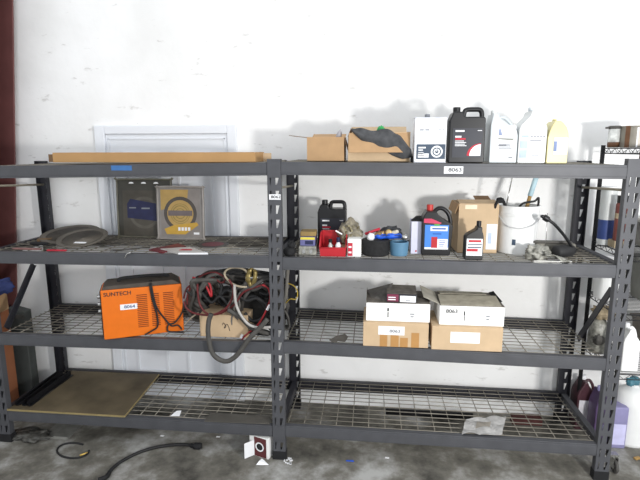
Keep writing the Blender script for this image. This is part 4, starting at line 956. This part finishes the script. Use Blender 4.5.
# ================================================================== LEFT BACKGROUND
xe = AY(18,385,.41).x
t = thing('moving_carton', 'reddish brown cardboard carton standing on the floor beside the left end', 'box', (xe-.36, .08, 0))
zc = AY(10,312,.30).z
mk('carton_body', card_r, box(0, .36, 0, .33, 0, zc), t, bevel=.004)
mk('packing_tape', M('tape_white','#b9a594',.4), box(.359, .3612, .08, .2, .05, .065), t)
xe2 = AY(8,300,.36).x
t = thing('moving_carton', 'smaller orange brown carton on the stack at the far left', 'box', (xe2-.3, .10, zc+.001))
h2c = AY(4,291,.30).z-zc
mk('carton_body', card, box(0, .3, 0, .26, 0, h2c), t, bevel=.004); mk('packing_tape', ctape, box(.2995, .3008, .11, .15, 0, h2c), t)
zc2 = zc+h2c
tag(mk('blue_cloth', navyc, xf(blob(.10,.08,.05,.2,50),(AY(1,285,.25).x-.02,.25,zc2)), smooth=True), 'folded dark blue cloth on the carton stack at the far left', 'cloth')
X0, X1 = AY(17,350,.55).x, AY(33,350,.55).x
X1 = min(X1, -1.865)
t = thing('grey_tote', 'dark grey upright panel standing between the cartons and the left rear post', 'panel', (X0, .50, 0))
hz = AY(30,310,.55).z
mk('panel_body', totem, prism([(0,0),(X1-X0,0),(X1-X0,hz),(.0,hz+.03)],0,.08), t, bevel=.006); mk('panel_lip', rubber2, box(0,X1-X0,-.012,0,hz-.05,hz-.02), t)
# ================================================================== RIGHT BACKGROUND: wire rack
WX, WY0, WY1 = 1.955, .10, .56
t = thing('wire_rack', 'black wire shelving on casters standing right of the steel rack', 'wire rack', (WX, WY0, 0), .0)
LX = .9; LYd = WY1-WY0
wz_ = [AY(600,148.5,WY1).z, 1.30, .965, .61]
for (x, y) in ((0,0),(0,LYd),(LX,0),(LX,LYd)):
    mk('post', blackm, rod((x,y,.11),(x,y,wz_[0]+.02),.0125,10), t, smooth=True)
    cx = x+.034
    c = mk('caster', chrome, [box(cx-.014,cx-.011,y-.03,y+.03,.03,.10), box(cx+.011,cx+.014,y-.03,y+.03,.03,.10), box(x-.016,cx+.018,y-.02,y+.02,.098,.112)], t)
    mk('wheel', rubber2, xf(lathe([(.012,-.009),(.036,-.009),(.041,-.004),(.041,.004),(.036,.009),(.012,.009)],24),(cx,y-.02,.042),ry=PI/2), c)
    mk('wheel_hub', chrome, xf(lathe([(.0,-.011),(.016,-.011),(.016,.011),(0,.011)],16),(cx,y-.02,.042),ry=PI/2), c)
for z in wz_:
    g = []
    for dz2 in (0, -.03):
        for (a, b) in (((0,0),(LX,0)),((0,LYd),(LX,LYd)),((0,0),(0,LYd)),((LX,0),(LX,LYd))):
            g.append(rod((a[0],a[1],z+dz2),(b[0],b[1],z+dz2),.003,6))
    for k in range(17):
        y = LYd*(k+.5)/17; g.append(rod((0,y,z),(LX,y,z),.0018,5))
    for (a, b) in (((0,0),(LX,0)),((0,LYd),(LX,LYd)),((0,0),(0,LYd))):
        n = 24 if b[0] > a[0] else 12
        pp = [(a[0]+(b[0]-a[0])*k/n, a[1]+(b[1]-a[1])*k/n, z-.03*(k%2)) for k in range(n+1)]
        g.append(tube(pp, .002, 5, raw=True))
    mk('wire_shelf', M('wire_black','#3a3a3c',.4,.4,.1), g, t, smooth=True)
def rk(px, py, Y): return AY(px, py, Y)
# pot and jar on top
zt = wz_[0]+.004
a, b = rk(621,140,.36), rk(650,140,.36); r_ = (b.x-a.x)/2
t = thing('stock_pot', 'grey metal pot with a pale stripe on top of the wire shelving', 'pot', ((a.x+b.x)/2, .36, zt))
hp_ = rk(630,126,.36).z-zt
mk('pot_body', pot, lathe([(r_*.95,0),(r_,.005),(r_,hp_-.01),(r_*1.03,hp_-.006),(r_*1.03,hp_),(r_*.97,hp_),(r_*.95,.01),(0,.01)],40), t)
mk('stripe', white, xf(box(-.004,.004,-r_-.002,-r_,0.004,hp_-.01),(0,0,0),rz=-.35), t)
mk('strap', brown, xf(box(-.012,.012,-r_-.003,-r_,0.0,hp_),(0,0,0),rz=-.98), t)
a, b = rk(608,140,.40), rk(619.5,140,.40); r_ = (b.x-a.x)/2
t = thing('glass_jar', 'small glass jar with dark rim and brown contents left of the pot', 'jar', ((a.x+b.x)/2, .40, zt))
hp_ = rk(613,129,.4).z-zt
mk('glass', clear, lathe([(r_*.9,.0),(r_,.01),(r_,hp_)],24), t, smooth=True); mk('contents', brown, lathe([(r_*1.01,.004),(r_*1.01,hp_*.3)],24), t, smooth=True)
mk('rim', rubber2, xf(lathe([(r_*1.0,0),(r_*1.12,.004),(r_*1.12,.014),(r_*.9,.018)],24),(0,0,hp_)), t); mk('handle', rubber2, rod((-r_*1.1,0,hp_+.008),(-r_*1.6,0,hp_+.006),.006), t)
# second wire shelf
zt = wz_[1]+.004
a, b = rk(597,220,.44), rk(612.5,220,.44); r_ = (b.x-a.x)/2
t = thing('round_tub', 'tall white tub with a blue band on the second wire shelf', 'tub', ((a.x+b.x)/2+.012, .44, zt)); hp_ = rk(604,187,.44).z-zt
mk('tub_body', milky, lathe([(r_*.97,0),(r_,.004),(r_,hp_-.004),(r_*.96,hp_)],32), t); mk('band', M('band_blue','#33467e',.5), lathe([(r_*1.012,hp_*.10),(r_*1.012,hp_*.44)],32), t); mk('lid', white, xf(lathe([(r_*1.04,0),(r_*1.04,.014)],32),(0,0,hp_-.01)), t)
a, b = rk(613,210,.33), rk(625,210,.33); r_ = (b.x-a.x)/2
t = thing('brown_jar', 'red-brown jar with a black lid right of the blue banded tub', 'jar', ((a.x+b.x)/2+.016, .33, zt+.045)); hp_ = rk(617,196,.33).z-zt-.045
mk('jar_body', redbr, lathe([(r_*.95,0),(r_,.006),(r_,hp_*.8),(r_*.8,hp_*.86)],24), t); mk('lid', black, xf(lathe([(r_*.9,0),(r_*.9,hp_*.16)],24),(0,0,hp_*.85)), t); mk('label', tan, lathe([(r_*1.01,hp_*.5),(r_*1.01,hp_*.62)],24), t)
tag(mk('tan_carton', tan, xf(box(-.035,.04,-.03,.06,0,.044),((a.x+b.x)/2+.016,.33,zt)), bevel=.006), 'small tan carton below the red-brown jar on the wire shelving', 'box')
# under it a white bowl on shelf three
zt = wz_[2]+.004
a, b = rk(592,256,.42), rk(624,256,.42); r_ = (b.x-a.x)/2
t = thing('white_basin', 'large white plastic basin on the third wire shelf', 'basin', ((a.x+b.x)/2+.012, .42, zt))
hp_ = .27
mk('basin_body', bucketm, lathe([(r_*.7,0),(r_*.74,.004),(r_*.92,hp_*.7),(r_*.98,hp_),(r_*1.04,hp_+.004),(r_*.94,hp_),(r_*.7,.01),(0,.01)],36), t); mk('basin_rim', white, xf(lathe([(r_*1.04,0),(r_*1.06,.006),(r_*1.02,.01)],36),(0,0,hp_)), t)
# shelf four: tan rag, clear lid, white jug
zt = wz_[3]+.004
t = thing('clear_dome', 'round clear plastic dome with dark inside, seen through the right end of the rack', 'container', (rk(598,340,.42).x, .42, zt))
hd = rk(597,318,.42).z-zt; rdx = rk(598,340,.42).x
mk('dome', clear2, xf(lathe([(.05,0),(.062,.02),(.062,hd*.5),(.05,hd*.85),(.025,hd)],28),(0,0,0)), t, smooth=True); mk('dark_core', rubber2, xf(blob(.03,.02,.035,.2,61),(-.02,-.055,hd*.3)), t, smooth=True)
tag(mk('tan_rag', tan, xf(blob(.06,.06,.045,.25,63),(rdx+.02,.42,zt+hd-.005)), smooth=True), 'tan rag heaped on the clear plastic dome', 'rag')
a, b = rk(624,345,.12), rk(639,345,.12); hj = rk(630,320,.18).z-rk(630,368,.14).z
w = (b.x-a.x)*1.15
jug('bleach_jug', 'plain white jug on the fourth wire shelf right of the steel post', (a.x+w/2+.004, .13, zt), 0, w, .11, hj, bucketm, MILK_OUT, [(-.02,.86),(.16,.9),(.34,.82),(.44,.66),(.45,.5)], .009, -.12, .014, .92, white, bev=.02)
for (X0_, X1_, Y0_, Y1_, zz_, hh_, mt_, lab) in ((2.12,2.55,.30,.50,wz_[1],.16,M('bin_a','#8d8b84',.7,0,.2,9),'grey storage bin at the right edge on the second wire shelf'),
        (2.15,2.60,.26,.50,wz_[2],.27,M('bin_b','#85857f',.7,0,.2,9),'grey storage bin at the right edge on the third wire shelf'),
        (2.20,2.62,.30,.50,wz_[3],.24,M('bin_c','#7c756c',.7,0,.25,9),'brownish grey storage bin behind the white jug, fourth wire shelf')):
    t = thing('storage_bin', lab, 'bin', (X0_, Y0_, zz_+.004)); wq, dq = X1_-X0_, Y1_-Y0_
    mk('bin_body', mt_, hexa([(.02,.015,0),(wq-.02,.015,0),(wq-.02,dq-.015,0),(.02,dq-.015,0),(0,0,hh_),(wq,0,hh_),(wq,dq,hh_),(0,dq,hh_)]), t, bevel=.01)
    mk('bin_rim', mt_, box(-.008,wq+.008,-.008,dq+.008,hh_-.022,hh_-.006), t, bevel=.004)
# floor jugs
def floorjug(px0, px1, pyt, pyb, Y, label, mt, name='floor_jug'):
    a, b = rk(px0,(pyt+pyb)/2,Y), rk(px1,(pyt+pyb)/2,Y); w = b.x-a.x
    return ((a.x+b.x)/2, Y, 0), w, rk((px0+px1)/2,pyt,Y).z
loc, w, h = floorjug(573, 593.5, 374, 420, .60, '', brownl)
loc = (max(loc[0], 1.93+w/2), .53, 0)
t = jug('liquid_jug', 'brown liquid filled jug with a white label on the floor behind the rack end', loc, 0, w, .12, h, brownl, MILK_OUT, [(-.02,.86),(.16,.9),(.34,.82),(.44,.66),(.45,.5)], .01, -.12, .016, .92, white, bev=.02)
mk('label', M('label_dim','#d9d7dc',.6), face(-w*.40,w*.42,h*.12,h*.58,-.0015), t)
loc, w, h = floorjug(591, 606, 385, 432, .45, '', purple)
t = jug('liquid_jug', 'purple liquid filled jug on the floor next to the right end of the rack', (max(loc[0],1.94+w/2), .38, 0), 0, w, .12, h, purple, MILK_OUT, [(-.02,.86),(.16,.9),(.34,.82),(.44,.66),(.45,.5)], .01, -.12, .014, .92, lilac, bev=.02)
mk('streak', lilac, [([(-w*.4,-.0015,h*.55),(-w*.25,-.0015,h*.58),(w*.35,-.0015,h*.15),(w*.2,-.0015,h*.12)], [(0,3,2,1)])], t)
loc, w, h = floorjug(604, 619, 405, 440, .36, '', lilac)
t = thing('lilac_carton', 'pale lilac package on the floor between purple jug and white jug', 'package', (loc[0]+.03, .33, 0)); mk('pack_body', lilac, box(-w*.4, w*.6, 0, .1, 0, h), t, bevel=.01); mk('pack_label', M('lilac_pale','#c4c2e4',.6), face(-w*.35,w*.5,h*.1,h*.6,-.001), t)
loc, w, h = floorjug(620, 656, 388, 441, .36, '', bucketm)
t = thing('spray_jug', 'big ribbed white jug with a teal trigger cap on the floor at the right edge', 'jug', (loc[0], .44, 0))
mk('body', bucketm, lathe([(w*.46,0),(w*.5,.012)]+[(w*(.5-.015*(k%2)), .03+k*h*.06) for k in range(11)]+[(w*.42,h*.85),(w*.2,h*.93),(w*.12,h*.94),(w*.12,h*.98)],36), t, smooth=True)
mk('trigger_cap', teal, [xf(lathe([(w*.14,0),(w*.14,.035),(w*.09,.045)],20),(0,0,h*.98)), xf(blob(.022,.03,.022,.15,70),(-w*.2,-.03,h*.98)), rod((0,0,h+.02),(-w*.28,-.03,h+.03),.012)], t, smooth=True)
q = fz(637,459); tag(mk('tan_chip', wood, xf(box(-.02,.02,-.01,.01,0,.012),q,rz=.4), bevel=.002), 'small tan wood chip on the floor at the right edge', 'chip')

# ------------------------------------------------------------------ repeats share a group
G = {'coolant_jug':'black coolant jugs', 'clear_jug':'translucent jugs on the top shelf', 'open_carton':'open cartons on the top shelf', 'brown_carton':'brown cartons on the third shelf',
     'white_carton':'white cartons', 'blade_pack':'blade packs on the second shelf', 'grinding_disc':'grey discs on the second shelf', 'welding_cable':'thick cables in the heap', 'thin_cable':'thin cables in the heap',
     'red_cable':'red cables in the heap', 'black_cable':'black cables in the heap', 'angle_bar':'black bars on the plywood', 'moving_carton':'cartons stacked at the left end', 'liquid_jug':'liquid jugs on the floor',
     'storage_bin':'bins on the wire shelving', 'small_bottle':'small bottles in the red bin', 'paper_scrap':'paper scraps', 'paper_chip':'chips on the floor', 'thin_rod':'thin rods on the second shelf', 'plastic_bag':'plastic bags'}
for o in list(COL.objects):
    b_ = o.name.split('.')[0]
    if o.parent is None and b_ in G and 'category' in o: o['group'] = G[b_]

# ------------------------------------------------------------------ light
def area(name, loc, target, size, power, color):
    l = bpy.data.lights.new(name, 'AREA'); l.energy = power; l.size = size; l.color = color
    o = bpy.data.objects.new(name, l); COL.objects.link(o); o.location = loc
    o.rotation_euler = (Vector(target)-Vector(loc)).to_track_quat('-Z', 'Y').to_euler()
    return o
area('work_lamp', (2.25,-2.52,1.64), (.3,.6,1.1), .22, 62, (1,.985,.96))
W = bpy.data.worlds.new('world'); scn.world = W; W.use_nodes = True
W.node_tree.nodes['Background'].inputs['Color'].default_value = (.93,.96,1,1)
W.node_tree.nodes['Background'].inputs['Strength'].default_value = 1.12
scn.view_settings.view_transform = 'Standard'
scn.view_settings.look = 'None'
scn.view_settings.exposure = 0.28
